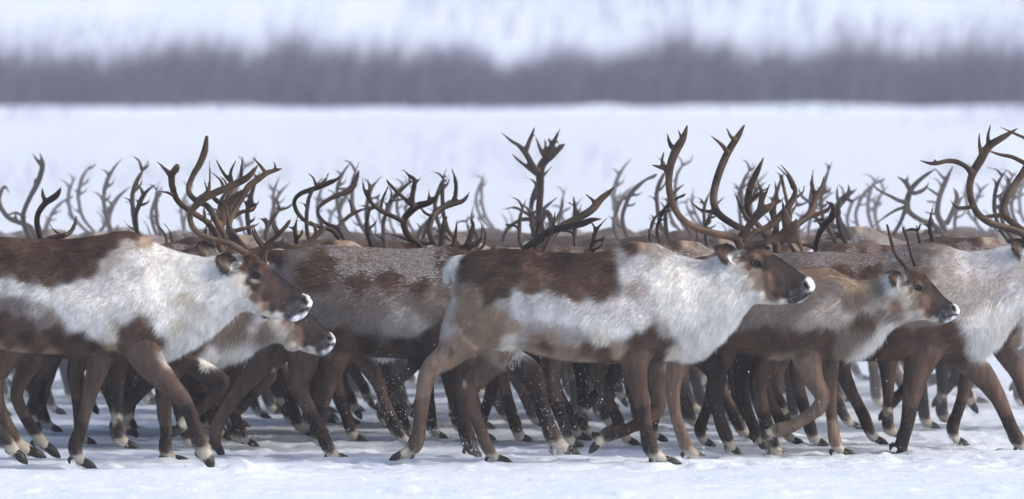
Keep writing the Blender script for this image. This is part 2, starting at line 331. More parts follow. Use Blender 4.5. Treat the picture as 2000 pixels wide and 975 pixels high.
LEGS_E = [(1240,740,'leg'),(1255,790,'dleg'),(1262,840,'dleg'),(1270,870,'dleg'),(1275,893,'foot'),(1262,893,'foot'),(1300,900,'foot'),(1282,740,'leg'),(1288,790,'leg'),(1260,825,'leg'),(1215,845,'dleg'),(1190,842,'foot'),(1178,860,'foot'),(1195,858,'leg'),
 (850,705,'tan'),(880,700,'tan'),(835,740,'tleg'),(825,790,'tleg'),(820,840,'leg'),(812,868,'leg'),(800,868,'foot'),(790,885,'foot'),(800,885,'dfoot'),(960,720,'leg'),(930,745,'leg'),(910,770,'leg'),(925,810,'leg'),(940,850,'leg'),(955,885,'leg'),(955,900,'foot'),(975,902,'dfoot'),(990,690,'tleg')]
BODY_E = [(880,515,'rump'),(868,540,'rump'),(873,570,'rump'),(895,505,'rump'),(876,600,'lgrey'),(878,640,'lgrey'),(905,510,'dbrown'),(925,500,'brown'),(960,495,'brown'),(1000,500,'dbrown'),(1050,500,'brown'),(1100,505,'dbrown'),(1150,503,'brown'),(1190,500,'rbrown'),
 (910,530,'brown'),(950,540,'brown'),(1000,540,'brown'),(1050,540,'rbrown'),(1100,550,'brown'),(1150,550,'brown'),(1190,545,'brown'),(1040,560,'rbrown'),(1120,568,'brown'),(1175,568,'brown'),(1195,520,'dbrown'),
 (905,570,'tan'),(930,580,'tan'),(960,575,'brown'),(985,570,'brown'),(900,620,'tan'),(930,630,'tan'),(960,620,'tan'),(980,610,'tan'),(895,665,'tan'),(930,670,'tan'),(965,660,'tan'),(982,640,'tan'),(985,590,'lgrey'),
 (1015,580,'flank'),(1015,605,'flank'),(1050,585,'flank'),(1100,600,'flank'),(1150,605,'flank'),(1060,608,'white'),(1110,620,'white'),(1160,628,'white'),(1190,600,'flank'),(1200,640,'white'),(1175,655,'cream'),
 (1000,632,'ltan'),(1050,632,'lgrey'),(1100,640,'lgrey'),(1000,660,'cream'),(1020,655,'lgrey'),(995,678,'cream'),(1040,660,'tan'),(1080,655,'ltan'),(1120,660,'lgrey'),(1070,672,'rbrown'),(1110,676,'tan'),(1150,680,'rbrown'),(1185,685,'rbrown'),(1060,690,'belly'),(1100,700,'belly'),(1150,705,'belly'),(1200,706,'rbrown'),
 (1215,500,'lgrey'),(1235,482,'brown'),(1260,476,'ltan'),(1290,485,'lgrey'),(1225,530,'flank'),(1250,510,'flank'),(1245,560,'lgrey'),(1270,540,'flank'),(1230,600,'flank'),(1260,600,'flank'),(1250,625,'white'),(1225,640,'white'),
 (1245,660,'brown'),(1275,650,'brown'),(1300,665,'brown'),(1235,690,'brown'),(1265,690,'leg'),(1290,690,'brown'),(1300,645,'lgrey'),(1210,680,'belly'),(1320,690,'cream'),
 (1310,520,'white'),(1340,530,'white'),(1290,560,'white'),(1310,600,'white'),(1320,640,'white'),(1370,540,'white'),(1400,540,'white'),(1350,580,'white'),(1390,600,'white'),(1430,580,'white'),(1440,550,'white'),(1350,515,'flank'),(1390,512,'flank'),(1425,520,'flank'),
 (1350,650,'mane'),(1390,650,'mane'),(1420,640,'mane'),(1345,690,'mane'),(1380,690,'mane'),(1460,600,'white'),(1440,615,'mane'),(1475,575,'white')]
E = dict(fx=1100, gy=905, s=388,
 st=[(888,515,880,600,.05),(905,500,885,670,.15),(930,489,915,690,.205),(965,485,960,688,.235),(1010,485,1010,684,.255),(1060,489,1055,695,.27),(1110,491,1105,704,.28),(1160,492,1155,708,.27),(1200,483,1205,710,.25),(1240,472,1260,708,.22),(1280,472,1318,704,.19),
     (1305,486,1368,696,.165),(1335,499,1402,674,.14),(1370,505,1432,644,.12),(1400,498,1455,617,.10),(1430,488,1474,597,.09),(1460,482,1497,597,.082),(1488,482,1515,597,.078),(1515,497,1530,596,.068),(1545,519,1541,594,.055),(1568,535,1554,594,.050),(1583,541,1568,590,.048),(1591,552,1581,578,.036),(1593,562,1588,570,.012)],
 legs=[dict(y=-.125, p=[(945,580,58),(912,640,50),(880,688,31),(846,714,22),(832,742,18),(825,790,14.5),(819,835,14),(812,866,16),(797,880,12)], h=(761,897)),
       dict(y=.12, p=[(985,640,44),(965,695,34),(938,732,25),(914,760,20),(923,798,15.5),(938,840,13.5),(950,872,14),(962,893,12)], h=(1002,907)),
       dict(y=-.12, p=[(1262,590,44),(1256,640,44),(1243,692,31),(1241,727,24),(1249,767,17.5),(1256,800,16),(1262,840,14),(1269,870,16),(1283,891,13)], h=(1333,907)),
       dict(y=.11, p=[(1280,650,38),(1281,700,26),(1284,755,17),(1287,792,17),(1275,812,15),(1250,828,13),(1218,843,12.5),(1192,848,16),(1174,860,12)], h=(1151,887))],
 tail=[(912,500,8),(893,510,15),(877,526,14),(866,545,4)],
 ear=((1441,504),(1397,482),19), eary=.062, eye=(1477,514,6.8), jaw=(1483,572), hw=.08,
 bumps=[(1577,556,.026,.028),(1560,582,.024,.022)],
 spots=[(1574,558,3.5,8,-40,'nost',3),(1574,577,9,1.8,-28,'nost',3),(1483,516,10,6,25,'dface',1.5),(1476,526,12,5,10,'ltan',1.2),(1419,494,30,22,25,'dear',-3),(1417,492,19,11,28,'cheek',-2),(1423,497,9,5,30,'ltan',-1.5)],
 ctrl=BODY_E+FACE_E+LEGS_E)
def anE(side):
    if side < 0: return [([(1446,484,9),(1433,464,9),(1394,455,8),(1350,441,8),(1322,417,7.5),(1309,389,7.5),(1304,358,8),(1307,322,9),(1318,292,10),(1331,270,8),(1340,243,2)],.05,.36),
      ([(1306,345,7),(1299,328,8),(1288,326,5),(1270,321,1.5)],.30,.30),([(1291,326,4),(1291,310,3.5),(1295,294,1.5)],.31,.31),([(1315,292,7),(1306,280,5),(1300,258,1.5)],.33,.30),([(1330,272,5),(1326,264,3.5),(1322,253,1.5)],.34,.34),
      ([(1440,470,9),(1455,450,8),(1468,432,9),(1485,412,11),(1500,404,8),(1513,391,2)],.05,.16),([(1482,415,8),(1486,388,7),(1484,368,4),(1475,352,1.5)],.13,.15),([(1486,392,6),(1497,370,3),(1502,358,1.5)],.14,.15),
      ([(1448,480,8),(1490,474,7.5),(1520,463,11),(1543,455,16)],.04,.02,.35),([(1543,458,15),(1536,432,12),(1531,410,6.5),(1527,390,1.5)],.02,.02,.35),([(1545,455,15),(1553,436,7),(1556,426,2)],.02,.03,.35),([(1543,452,15),(1559,472,8),(1566,490,4),(1572,502,1)],.02,.02,.4),([(1530,462,9),(1548,466,12),(1555,455,10)],.02,.02,.35)]
    return [([(1451,482,9),(1462,455,8),(1433,439,8),(1404,417,8.5),(1396,389,9),(1402,356,9),(1415,320,9),(1429,292,8.5),(1446,266,7),(1459,243,2)],.05,.36),
      ([(1424,300,6),(1414,285,5),(1390,265,1.5)],.32,.28),([(1440,276,6),(1430,266,4),(1422,249,1.5)],.34,.34),([(1408,421,6),(1388,415,4.5),(1368,410,3.5),(1349,392,1.5)],.2,.25),
      ([(1455,475,8),(1475,455,7),(1500,445,8),(1525,425,9),(1545,400,8),(1556,375,6),(1545,345,4),(1525,319,1.5)],.05,.2),([(1552,370,5),(1540,345,3),(1517,322,1.5)],.2,.22),([(1548,392,5),(1570,378,3),(1574,362,1.5)],.2,.22)]

def legctrl(legs, keys=None):
    out = []
    for i, lg in enumerate(legs):
        k = (keys[i] if keys else ('leg', 'dleg', 'foot')); p = lg['p']; n = len(p)
        for j in range(2 if n > 7 else 1, n):
            t = (j-2)/(n-3.0); out.append((p[j][0], p[j][1], k[0] if t < .45 else (k[1] if t < .86 else k[2]), 1.25))
            if j+1 < n: out.append(((p[j][0]+p[j+1][0])/2, (p[j][1]+p[j+1][1])/2, k[0] if t < .35 else k[1], 1.2))
        a = p[-1]; h = lg['h']; out.append((a[0]*.6+h[0]*.4, a[1]*.6+h[1]*.4, k[2])); out.append((a[0]*.8+p[-2][0]*.2-4, a[1]*.9+p[-2][1]*.1, k[2])); out.append((a[0]*.3+h[0]*.7, a[1]*.3+h[1]*.7, 'dfoot'))
    return out
def sim(e2, n2, e1=(1477, 514), n1=(1593, 562)):
    z1 = complex(n1[0]-e1[0], n1[1]-e1[1]); z2 = complex(n2[0]-e2[0], n2[1]-e2[1]); q = z2/z1
    def f(u, v): z = complex(*e2)+q*complex(u-e1[0], v-e1[1]); return z.real, z.imag
    return f, abs(q), math.degrees(math.atan2(q.imag, q.real))
def head_from(f, k, ang):
    d = {}
    d['ctrl'] = [(*f(c[0], c[1]), *c[2:]) for c in FACE_E]; d['ear'] = (f(*E['ear'][0]), f(*E['ear'][1]), E['ear'][2]*k); d['eye'] = (*f(*E['eye'][:2]), E['eye'][2]*k)
    d['jaw'] = f(*E['jaw']); d['bumps'] = [(*f(b[0], b[1]), b[2]*k, b[3]*k) for b in E['bumps']]
    d['spots'] = [(*f(p[0], p[1]), p[2]*k, p[3]*k, p[4]+ang, p[5], p[6]) for p in E['spots']]; return d
def mk(fx, st, legs, e2, n2, coat, keys=None, hw=.08, **kw):
    h = head_from(*sim(e2, n2)); c = h.pop('ctrl'); d = dict(fx=fx, st=st, legs=legs, hw=hw, eary=.062*hw/.08, ctrl=coat+c+legctrl(legs, keys)); d.update(h); d.update(kw); return d
E['ctrl'] = BODY_E+FACE_E+[c for c in LEGS_E if c[2] in ('tan', 'tleg')]+legctrl(E['legs'], [('tleg', 'leg', 'foot'), ('leg', 'leg', 'foot'), ('leg', 'dleg', 'foot'), ('leg', 'dleg', 'foot')])
E['spots'] += [(907,752,5,9,0,'ltan',1.3)]

# hero A: white-necked bull entering at the left
A_ = mk(60, [(-128,500,-135,580,.05),(-108,477,-125,650,.15),(-80,466,-95,668,.21),(-40,461,-45,673,.25),(0,462,0,681,.265),(50,463,50,689,.28),(100,464,100,693,.29),(150,463,150,693,.28),(195,457,200,698,.255),(240,449,253,702,.225),(275,456,305,700,.195),
   (300,470,338,696,.17),(330,485,378,678,.145),(365,495,418,652,.12),(400,500,446,628,.105),(430,498,473,610,.095),(460,493,500,615,.086),(488,491,522,620,.08),(515,508,540,625,.07),(540,532,553,628,.058),(568,554,565,630,.052),(592,572,580,628,.048),(606,582,596,619,.038),(612,591,606,605,.014)],
 [dict(y=-.12, p=[(-95,590,56),(-78,650,46),(-66,700,30),(-62,735,21),(-42,780,15.5),(-12,825,15),(8,852,16),(25,873,14)], h=(56,905)),
  dict(y=.12, p=[(-125,620,46),(-140,680,34),(-170,715,22),(-190,755,17),(-200,810,14),(-205,850,15),(-215,875,12)], h=(-245,905)),
  dict(y=-.125, p=[(266,600,44),(272,648,46),(287,692,37),(320,735,26),(350,768,19.5),(369,798,15),(381,828,14),(390,855,17),(400,880,16)], h=(418,914)),
  dict(y=.11, p=[(215,650,36),(197,695,27),(184,735,21),(170,785,15),(156,838,13.5),(145,872,15.5),(149,897,13)], h=(188,918))],
 (500,536), (612,592),
 [(-130,540,'rump'),(-115,500,'rump'),(-90,480,'brown'),(-60,520,'brown'),(-30,500,'dbrown'),(-90,560,'tan'),(-80,620,'tan'),(-40,600,'lgrey'),
  (0,480,'brown'),(50,475,'rbrown'),(100,475,'brown'),(150,475,'dbrown'),(200,468,'brown'),(20,510,'dbrown'),(70,505,'brown'),(120,510,'dbrown'),(170,505,'dbrown'),(200,490,'dbrown'),(0,530,'brown'),(50,535,'brown'),(100,540,'brown'),(140,530,'dbrown'),(180,520,'brown'),
  (240,455,'brown'),(265,458,'brown'),(225,475,'brown'),(285,470,'ltan'),(255,478,'lgrey'),(235,500,'lgrey'),(260,500,'flank'),(280,500,'white'),(215,515,'lgrey'),(240,530,'flank'),(270,540,'flank'),(210,550,'flank'),
  (0,555,'white'),(40,558,'white'),(90,575,'white'),(140,570,'white'),(180,560,'flank'),(140,600,'white'),(190,600,'white'),(230,590,'white'),(200,640,'white'),(160,625,'white'),(250,610,'flank'),(225,650,'cream'),
  (0,590,'grey'),(40,590,'grey'),(80,600,'lgrey'),(20,620,'brown'),(60,630,'brown'),(100,625,'grey'),(110,645,'brown'),(0,645,'dbrown'),(60,655,'dbrown'),(120,660,'dbrown'),(160,660,'dbrown'),(190,675,'dbrown'),(30,668,'rbrown'),(90,675,'rbrown'),(150,680,'brown'),(0,678,'belly'),(40,685,'belly'),(100,691,'tan'),
  (250,650,'brown'),(275,640,'brown'),(300,650,'brown'),(240,675,'leg'),(285,680,'leg'),(310,670,'brown'),(225,690,'dleg'),(225,675,'tan'),
  (310,490,'white'),(350,505,'white'),(400,510,'white'),(310,540,'white'),(350,560,'white'),(300,590,'white'),(340,610,'white'),(395,560,'white'),(430,540,'white'),(320,640,'white'),(355,630,'cream'),(360,580,'cream'),(430,590,'white'),(470,570,'white'),(460,600,'mane'),(370,650,'mane'),(410,640,'mane'),(345,680,'mane'),(440,615,'mane'),(330,690,'mane'),(480,595,'white'),(455,540,'white')],
 hw=.082)
A_['ctrl'] = [c for c in A_['ctrl'] if not (c[2] == 'cheek' or c[2] == 'ltan') or c[0] < 455]+[(500,560,'face'),(520,580,'face'),(490,550,'face'),(500,580,'cheek'),(520,600,'cheek'),(485,510,'dface'),(505,515,'dface')]

# hero C: low head under A's chin
C_ = mk(300, [(-12,525,-18,600,.05),(10,512,0,668,.14),(60,505,50,690,.20),(130,503,130,700,.235),(200,502,200,706,.24),(270,500,280,712,.22),(320,506,345,716,.195),(360,522,403,718,.16),(400,545,450,708,.13),(440,562,488,694,.105),(475,575,515,682,.09),(505,582,538,672,.085),(535,585,565,675,.082),(560,588,585,684,.075),(590,600,605,691,.064),(618,622,620,696,.052),(640,643,634,695,.046),(652,653,646,687,.036),(658,664,654,676,.014)],
 [dict(y=-.11, p=[(30,620,48),(20,670,38),(5,715,24),(-8,745,18),(0,790,14),(22,840,14),(40,870,14)], h=(92,892)),
  dict(y=.11, p=[(50,640,40),(62,690,30),(45,730,20),(30,775,14.5),(55,830,13),(75,860,14)], h=(116,896)),
  dict(y=-.11, p=[(335,640,36),(352,690,32),(385,715,23),(428,738,19),(432,752,17),(405,786,13.5),(378,808,13),(362,822,14)], h=(338,852)),
  dict(y=.10, p=[(300,660,34),(318,710,24),(322,760,17),(320,800,14.5),(323,845,13),(321,875,14.5),(326,893,13)], h=(376,907))],
 (570,622), (658,664),
 [(0,540,'rump'),(60,520,'brown'),(130,520,'brown'),(200,520,'grey'),(100,600,'grey'),(200,600,'grey'),(280,560,'grey'),(100,680,'dbrown'),(220,690,'dbrown'),(300,690,'leg'),(340,700,'dleg'),(20,600,'tan'),(30,660,'tan'),
  (360,560,'grey'),(400,600,'grey'),(440,590,'lgrey'),(450,630,'gmane'),(480,625,'gmane'),(430,650,'gmane'),(470,650,'gmane'),(500,640,'lgrey'),(520,630,'grey'),(390,670,'brown'),(375,695,'brown'),(350,690,'dbrown'),
  (420,690,'mane'),(450,695,'mane'),(480,680,'mane'),(405,705,'mane'),(520,650,'grey')], hw=.078,
 keys=[('leg', 'leg', 'foot'), ('leg', 'dleg', 'foot'), ('dleg', 'dleg', 'foot'), ('leg', 'dleg', 'foot')])

# hero D: brown snow-dusted bull behind A and E
D_ = mk(740, [(516,535,520,600,.05),(527,508,535,650,.14),(550,492,558,670,.20),(585,481,598,680,.24),(640,478,640,686,.26),(700,480,690,693,.275),(760,484,755,701,.275),(820,485,815,705,.26),(865,480,875,705,.23),(900,483,925,704,.2),(935,495,972,700,.17),(965,508,1010,690,.14),(995,520,1035,665,.12),(1020,524,1055,645,.105),(1050,524,1078,640,.095),(1080,532,1100,645,.085),(1115,552,1125,655,.065),(1145,575,1145,662,.052),(1165,592,1162,660,.046),(1176,605,1170,652,.036),(1182,615,1178,640,.014)],
 [dict(y=-.12, p=[(565,590,54),(583,650,48),(592,705,33),(583,750,21),(600,790,15.5),(622,830,14.5),(638,865,14.5),(650,886,13)], h=(692,902)),
  dict(y=.12, p=[(560,630,46),(538,685,34),(502,722,24),(468,762,17.5),(440,802,14.5),(420,840,15),(420,868,12)], h=(436,896)),
  dict(y=-.12, p=[(900,600,42),(905,650,44),(890,705,31),(885,740,22),(893,785,17),(905,825,15),(915,855,16),(922,875,14)], h=(940,896)),
  dict(y=.11, p=[(930,640,38),(985,690,30),(1040,735,25),(1055,785,18),(1068,825,15),(1078,850,17),(1092,872,16)], h=(1134,892))],
 (1080,560), (1182,615),
 [(520,520,'rump'),(525,560,'rump'),(540,505,'brown'),(580,495,'grey'),(560,540,'grey'),(545,600,'brown'),(600,530,'brown'),(640,505,'brown'),(620,550,'brown'),(700,545,'brown'),(760,545,'brown'),(820,560,'brown'),(870,510,'brown'),(900,500,'brown'),
  (660,488,'snow',.7),(690,486,'snow'),(720,492,'snow'),(760,492,'snow'),(790,495,'snow'),(830,497,'snow'),(745,505,'snow'),(690,520,'snow',.7),(800,510,'snow'),(840,515,'snow',.7),(810,540,'snow',.6),(870,505,'snow',.6),(650,490,'snow',.5),
  (560,620,'grey'),(620,590,'grey'),(680,580,'grey'),(740,590,'grey'),(800,580,'grey'),(850,580,'grey'),(650,620,'grey'),(720,630,'grey'),(790,610,'lgrey'),(820,630,'lgrey'),(780,640,'lgrey'),(840,600,'grey'),
  (660,655,'brown'),(720,665,'dbrown'),(780,670,'dleg'),(820,675,'dleg'),(840,660,'dbrown'),(690,685,'rbrown'),(760,695,'brown'),(830,700,'dleg'),(600,660,'leg'),(870,640,'brown'),(890,680,'leg'),
  (930,560,'grey'),(980,580,'lgrey'),(1000,620,'white'),(980,660,'white'),(985,690,'mane'),(1005,690,'mane'),(1020,675,'mane'),(1030,650,'white'),(965,695,'mane')], hw=.08, hlen=1.1,
 keys=[('leg', 'dleg', 'foot'), ('leg', 'leg', 'dfoot'), ('dleg', 'dleg', 'dfoot'), ('dleg', 'dleg', 'foot')])

# hero G: young animal with two thin spikes
G_ = mk(1500, [(1284,560,1284,610,.05),(1298,545,1295,648,.13),(1340,532,1335,670,.17),(1390,527,1385,680,.2),(1440,526,1440,688,.215),(1490,527,1490,698,.22),(1540,527,1545,703,.205),(1590,520,1608,704,.185),(1625,523,1658,700,.155),(1655,538,1695,688,.13),(1685,546,1722,664,.11),(1715,541,1745,644,.098),(1745,528,1768,634,.09),(1775,518,1790,628,.082),(1802,529,1808,627,.074),(1822,553,1822,631,.06),(1843,577,1835,633,.05),(1860,590,1848,632,.046),(1871,598,1862,625,.036),(1876,607,1872,617,.014)],
 [dict(y=-.105, p=[(1345,620,46),(1333,670,38),(1320,715,27),(1313,752,17.5),(1316,792,13.5),(1325,830,12.5),(1337,862,14),(1346,882,13)], h=(1389,901)),
  dict(y=.1, p=[(1350,640,40),(1375,690,30),(1400,730,21),(1398,770,17),(1405,815,13),(1418,850,14),(1428,872,11)], h=(1448,892)),
  dict(y=-.105, p=[(1600,600,36),(1585,650,40),(1576,700,32),(1588,740,21),(1604,770,17),(1599,793,16),(1571,815,13),(1541,832,13.5),(1519,838,15),(1503,842,12)], h=(1487,857)),
  dict(y=.1, p=[(1625,650,32),(1618,705,24),(1620,750,17.5),(1623,790,13),(1628,830,12),(1631,858,13.5),(1638,880,12.5)], h=(1676,894))],
 (1792,561), (1876,607),
 [(1290,560,'rump'),(1340,545,'brown'),(1400,545,'brown'),(1460,550,'grey'),(1520,545,'grey'),(1575,530,'tan'),(1600,527,'tan'),(1635,532,'tan'),(1560,560,'brown'),(1320,620,'tan'),(1400,620,'grey'),(1450,610,'grey'),(1500,600,'grey'),(1550,600,'grey'),
  (1600,560,'grey'),(1640,560,'grey'),(1660,552,'ltan'),(1690,555,'ltan'),(1630,590,'lgrey'),(1660,580,'gmane'),(1690,575,'gmane'),(1720,560,'grey'),(1660,610,'lgrey'),(1620,620,'lgrey'),(1580,630,'lgrey'),(1700,600,'lgrey'),(1730,590,'lgrey'),
  (1680,620,'bmane'),(1700,618,'bmane'),(1720,612,'grey'),(1740,618,'grey'),(1665,645,'gmane'),(1650,670,'gmane'),(1690,640,'gmane'),(1745,600,'cheek'),
  (1705,655,'mane'),(1725,643,'mane'),(1695,675,'mane'),(1715,665,'mane'),(1680,695,'mane'),(1740,636,'white'),
  (1420,650,'brown'),(1460,660,'rbrown'),(1500,660,'brown'),(1530,670,'brown'),(1440,680,'rbrown'),(1490,690,'rbrown'),(1530,700,'belly'),(1560,660,'brown'),(1590,650,'brown'),(1620,655,'brown'),(1570,690,'leg'),(1620,690,'brown'),(1650,700,'tan')], hw=.075, hlen=1.25,
 keys=[('tleg', 'tleg', 'foot'), ('dleg', 'dleg', 'foot'), ('tleg', 'tleg', 'foot'), ('leg', 'tleg', 'foot')])
G_['ctrl'] = [((c[0], c[1], 'brown') if c[2] == 'rbrown' and c[0] > 1760 else c) for c in G_['ctrl']]

# hero H: pale-necked bull leaving at the right
H_ = mk(1720, [(1446,530,1450,600,.05),(1460,510,1465,650,.14),(1500,497,1500,680,.2),(1560,490,1560,693,.24),(1620,490,1620,700,.265),(1680,494,1680,706,.265),(1730,491,1740,707,.255),(1770,479,1788,706,.235),(1815,472,1845,703,.21),(1850,478,1892,704,.185),(1880,487,1935,690,.155),(1910,489,1972,650,.125),(1940,485,2000,610,.105),(1970,476,2020,588,.095),(2000,470,2040,585,.09),(2030,476,2060,590,.082),(2062,500,2082,596,.07),(2095,530,2103,600,.056),(2118,552,2118,598,.048),(2132,566,2128,590,.036),(2138,576,2134,584,.014)],
 [dict(y=-.12, p=[(1500,600,54),(1512,660,44),(1494,712,28),(1480,748,20),(1486,790,15.5),(1498,835,13.5),(1506,862,14),(1513,880,12)], h=(1543,893)),
  dict(y=.12, p=[(1490,630,46),(1470,690,32),(1452,730,20),(1452,775,15),(1464,815,13),(1478,845,14),(1483,860,11)], h=(1497,884)),
  dict(y=-.12, p=[(1825,590,44),(1812,640,48),(1798,692,38),(1786,735,26),(1778,780,19),(1770,825,14.5),(1762,855,14),(1757,874,15)], h=(1768,890)),
  dict(y=.11, p=[(1860,640,42),(1885,692,34),(1922,735,25),(1948,772,19),(1964,806,15),(1978,838,14),(1988,858,16),(1997,874,12)], h=(2032,889))],
 (2040,512), (2138,578),
 [(1460,530,'rump'),(1500,520,'brown'),(1540,510,'grey'),(1580,500,'grey'),(1620,505,'snow',.8),(1660,500,'snow'),(1700,500,'snow'),(1740,497,'snow'),(1765,488,'snow',.7),(1640,530,'brown'),(1700,530,'brown'),(1750,520,'grey'),(1790,485,'grey'),(1820,482,'grey'),(1800,520,'grey'),
  (1540,580,'grey'),(1620,600,'grey'),(1700,590,'grey'),(1760,560,'lgrey'),(1800,560,'lgrey'),(1840,510,'lgrey'),(1850,560,'lgrey'),(1900,510,'flank'),(1900,560,'lgrey'),(1880,600,'lgrey'),(1930,520,'flank'),(1940,560,'lgrey'),(1960,540,'lgrey'),(1830,600,'lgrey'),(1975,560,'flank'),
  (1760,610,'lgrey'),(1790,620,'grey'),(1760,650,'brown'),(1800,650,'brown'),(1850,645,'brown'),(1870,670,'brown'),(1730,660,'dbrown'),(1700,680,'dbrown'),(1740,695,'rbrown'),(1800,695,'leg'),(1880,695,'brown'),(1600,660,'brown'),(1600,690,'belly'),
  (1905,630,'white'),(1920,650,'mane'),(1940,640,'mane'),(1960,620,'mane'),(1980,605,'mane'),(1925,680,'mane'),(1945,670,'mane'),(1905,670,'mane'),(1990,590,'white'),(1965,645,'mane')], hw=.08,
 keys=[('leg', 'dleg', 'foot'), ('dleg', 'dleg', 'foot'), ('leg', 'dleg', 'dleg'), ('leg', 'dleg', 'foot')])

# ---- antlers traced per animal
def anA(side):
    if side < 0: return [([(484,496,8),(449,475,7.5),(405,463,7),(381,445,7),(375,420,7),(388,399,8),(413,381,8.5),(449,365,8.5),(484,348,8),(500,333,5),(509,320,1.5)],.05,.36),
      ([(458,358,5),(440,336,4),(425,309,1.5)],.3,.3),([(440,362,5),(434,350,3),(416,334,1.5)],.3,.3),([(457,354,5),(455,335,4),(466,311,1.5)],.31,.31),([(475,350,5),(476,330,4),(479,303,1.5)],.32,.32),([(494,340,4),(496,332,2.5),(503,322,1)],.33,.33),
      ([(486,494,8),(518,484,7),(545,478,9),(570,482,7),(594,478,6),(612,465,7),(628,452,7),(637,445,4)],.05,.06,.5),([(628,454,5),(629,437,4),(626,423,1.5)],.06,.06),([(619,458,5),(614,440,4),(605,431,1.5)],.06,.06),([(548,478,6),(554,466,3),(552,458,1)],.05,.05)]
    return [([(488,494,8),(465,478,7),(447,458,7),(446,435,7),(455,412,7),(468,390,7.5),(482,366,8),(500,352,7.5),(518,339,6.5),(535,334,4.5),(549,330,1.5)],.05,.3),([(533,334,4),(534,325,3),(530,315,1)],.3,.3),([(516,341,5),(505,325,4),(489,308,1.5)],.3,.3),
      ([(484,490,6),(466,470,5),(447,445,5),(442,415,4),(440,400,1.5)],.06,.14),([(450,425,6),(440,405,8),(455,385,7),(478,372,4)],.25,.28),([(447,430,5),(470,415,5),(490,412,4),(500,401,1.5)],.2,.2)]
def anB(side):
    if side < 0: return [([(426,462,8),(405,432,7.5),(377,413,7.5),(352,392,7.5),(342,365,8),(341,342,8.5),(350,325,7)],.05,.35,.6),([(341,344,7),(328,330,5),(312,314,1.5)],.33,.33),([(345,380,5),(333,375,4),(315,372,1.5)],.33,.33),([(348,335,7),(352,324,7),(355,321,5)],.34,.34),([(405,436,5),(402,415,4),(401,395,1.5)],.2,.2)]
    return [([(436,462,8),(415,420,8),(400,402,7.5),(378,392,7),(364,373,7),(372,345,7),(386,320,8),(395,295,8),(399,265,4)],.05,.35),([(380,392,6),(400,378,6),(405,360,4),(405,312,1.5)],.3,.3),([(437,440,8),(438,415,11),(445,392,12),(452,372,8),(460,358,3)],.05,.2,.35),([(440,405,8),(420,392,6),(402,372,4),(395,345,1.5)],.15,.2),([(444,400,7),(470,385,5),(487,380,4),(500,352,3),(508,345,1)],.15,.2),([(430,455,7),(455,452,6),(480,446,5),(500,440,3),(508,433,1)],.05,.1)]
def anC(side):
    y = .0 if side < 0 else .08
    return [([(520,582,6),(515,540,5.5),(512+y*50,505,6),(520,480,6),(540,462,5),(560,440,4),(566,428,1.5)],.05,.18),([(517,486,5),(500,462,4),(492,438,1.5)],.15,.15),([(545,458,4),(535,440,3),(530,420,1.2)],.16,.16)]
def anD(side):
    if side < 0: return [([(1042,528,8),(1024,505,8),(1024,486,8),(1045,470,8),(1075,450,9),(1101,443,8),(1137,435,8),(1155,428,6),(1174,426,1.5)],.05,.3),([(1072,455,6),(1080,440,4),(1084,410,1.5)],.25,.25)]
    return [([(1058,530,8),(1062,500,8),(1078,464,8),(1100,442,8),(1140,422,9),(1160,408,9),(1175,390,8),(1190,378,6),(1202,365,1.5)],.05,.3,.6),([(1124,428,5),(1123,405,4),(1121,383,1.5)],.25,.25),([(1163,400,6),(1158,392,4),(1144,380,1.5)],.27,.27)]
def anG(side):
    return [([(1772,527,5.5),(1762,514,5),(1746,494,4.6),(1738,468,4.4),(1730,437,3)],.045,.12)] if side < 0 else [([(1789,521,5),(1781,497,4.5),(1775,470,4.3),(1770,455,5),(1765,444,3)],.045,.12)]
def anH(side):
    if side < 0: return [([(2002,478,9),(1998,458,8.5),(1965,445,8),(1931,435,8),(1905,416,8),(1892,390,8),(1888,365,8),(1892,340,9),(1907,313,10),(1924,285,9),(1952,267,7),(1980,250,1.5)],.05,.36),([(1892,340,8),(1880,325,6),(1860,315,6),(1840,314,5.5),(1815,319,4.5),(1788,312,1.5)],.33,.36),([(1820,318,5),(1819,312,3),(1819,309,1)],.35,.35),([(1908,300,5),(1905,280,4),(1905,259,1.5)],.35,.35),([(1922,285,5),(1922,265,4),(1927,241,1.5)],.35,.35),([(1897,402,5),(1870,405,4.5),(1858,400,3),(1849,388,1)],.3,.3)]
    return [([(2012,478,9),(2005,456,8),(1985,440,8),(1965,420,7.5),(1968,395,8),(1985,365,8),(2003,340,8),(2020,310,7),(2030,285,5),(2012,272,4),(1990,262,3.5),(1961,249,1.5)],.05,.33),([(1966,422,6),(1940,424,4.5),(1918,426,1.5)],.3,.3),([(2018,325,6),(1985,308,5),(1960,303,4),(1931,293,1.5)],.3,.3)]
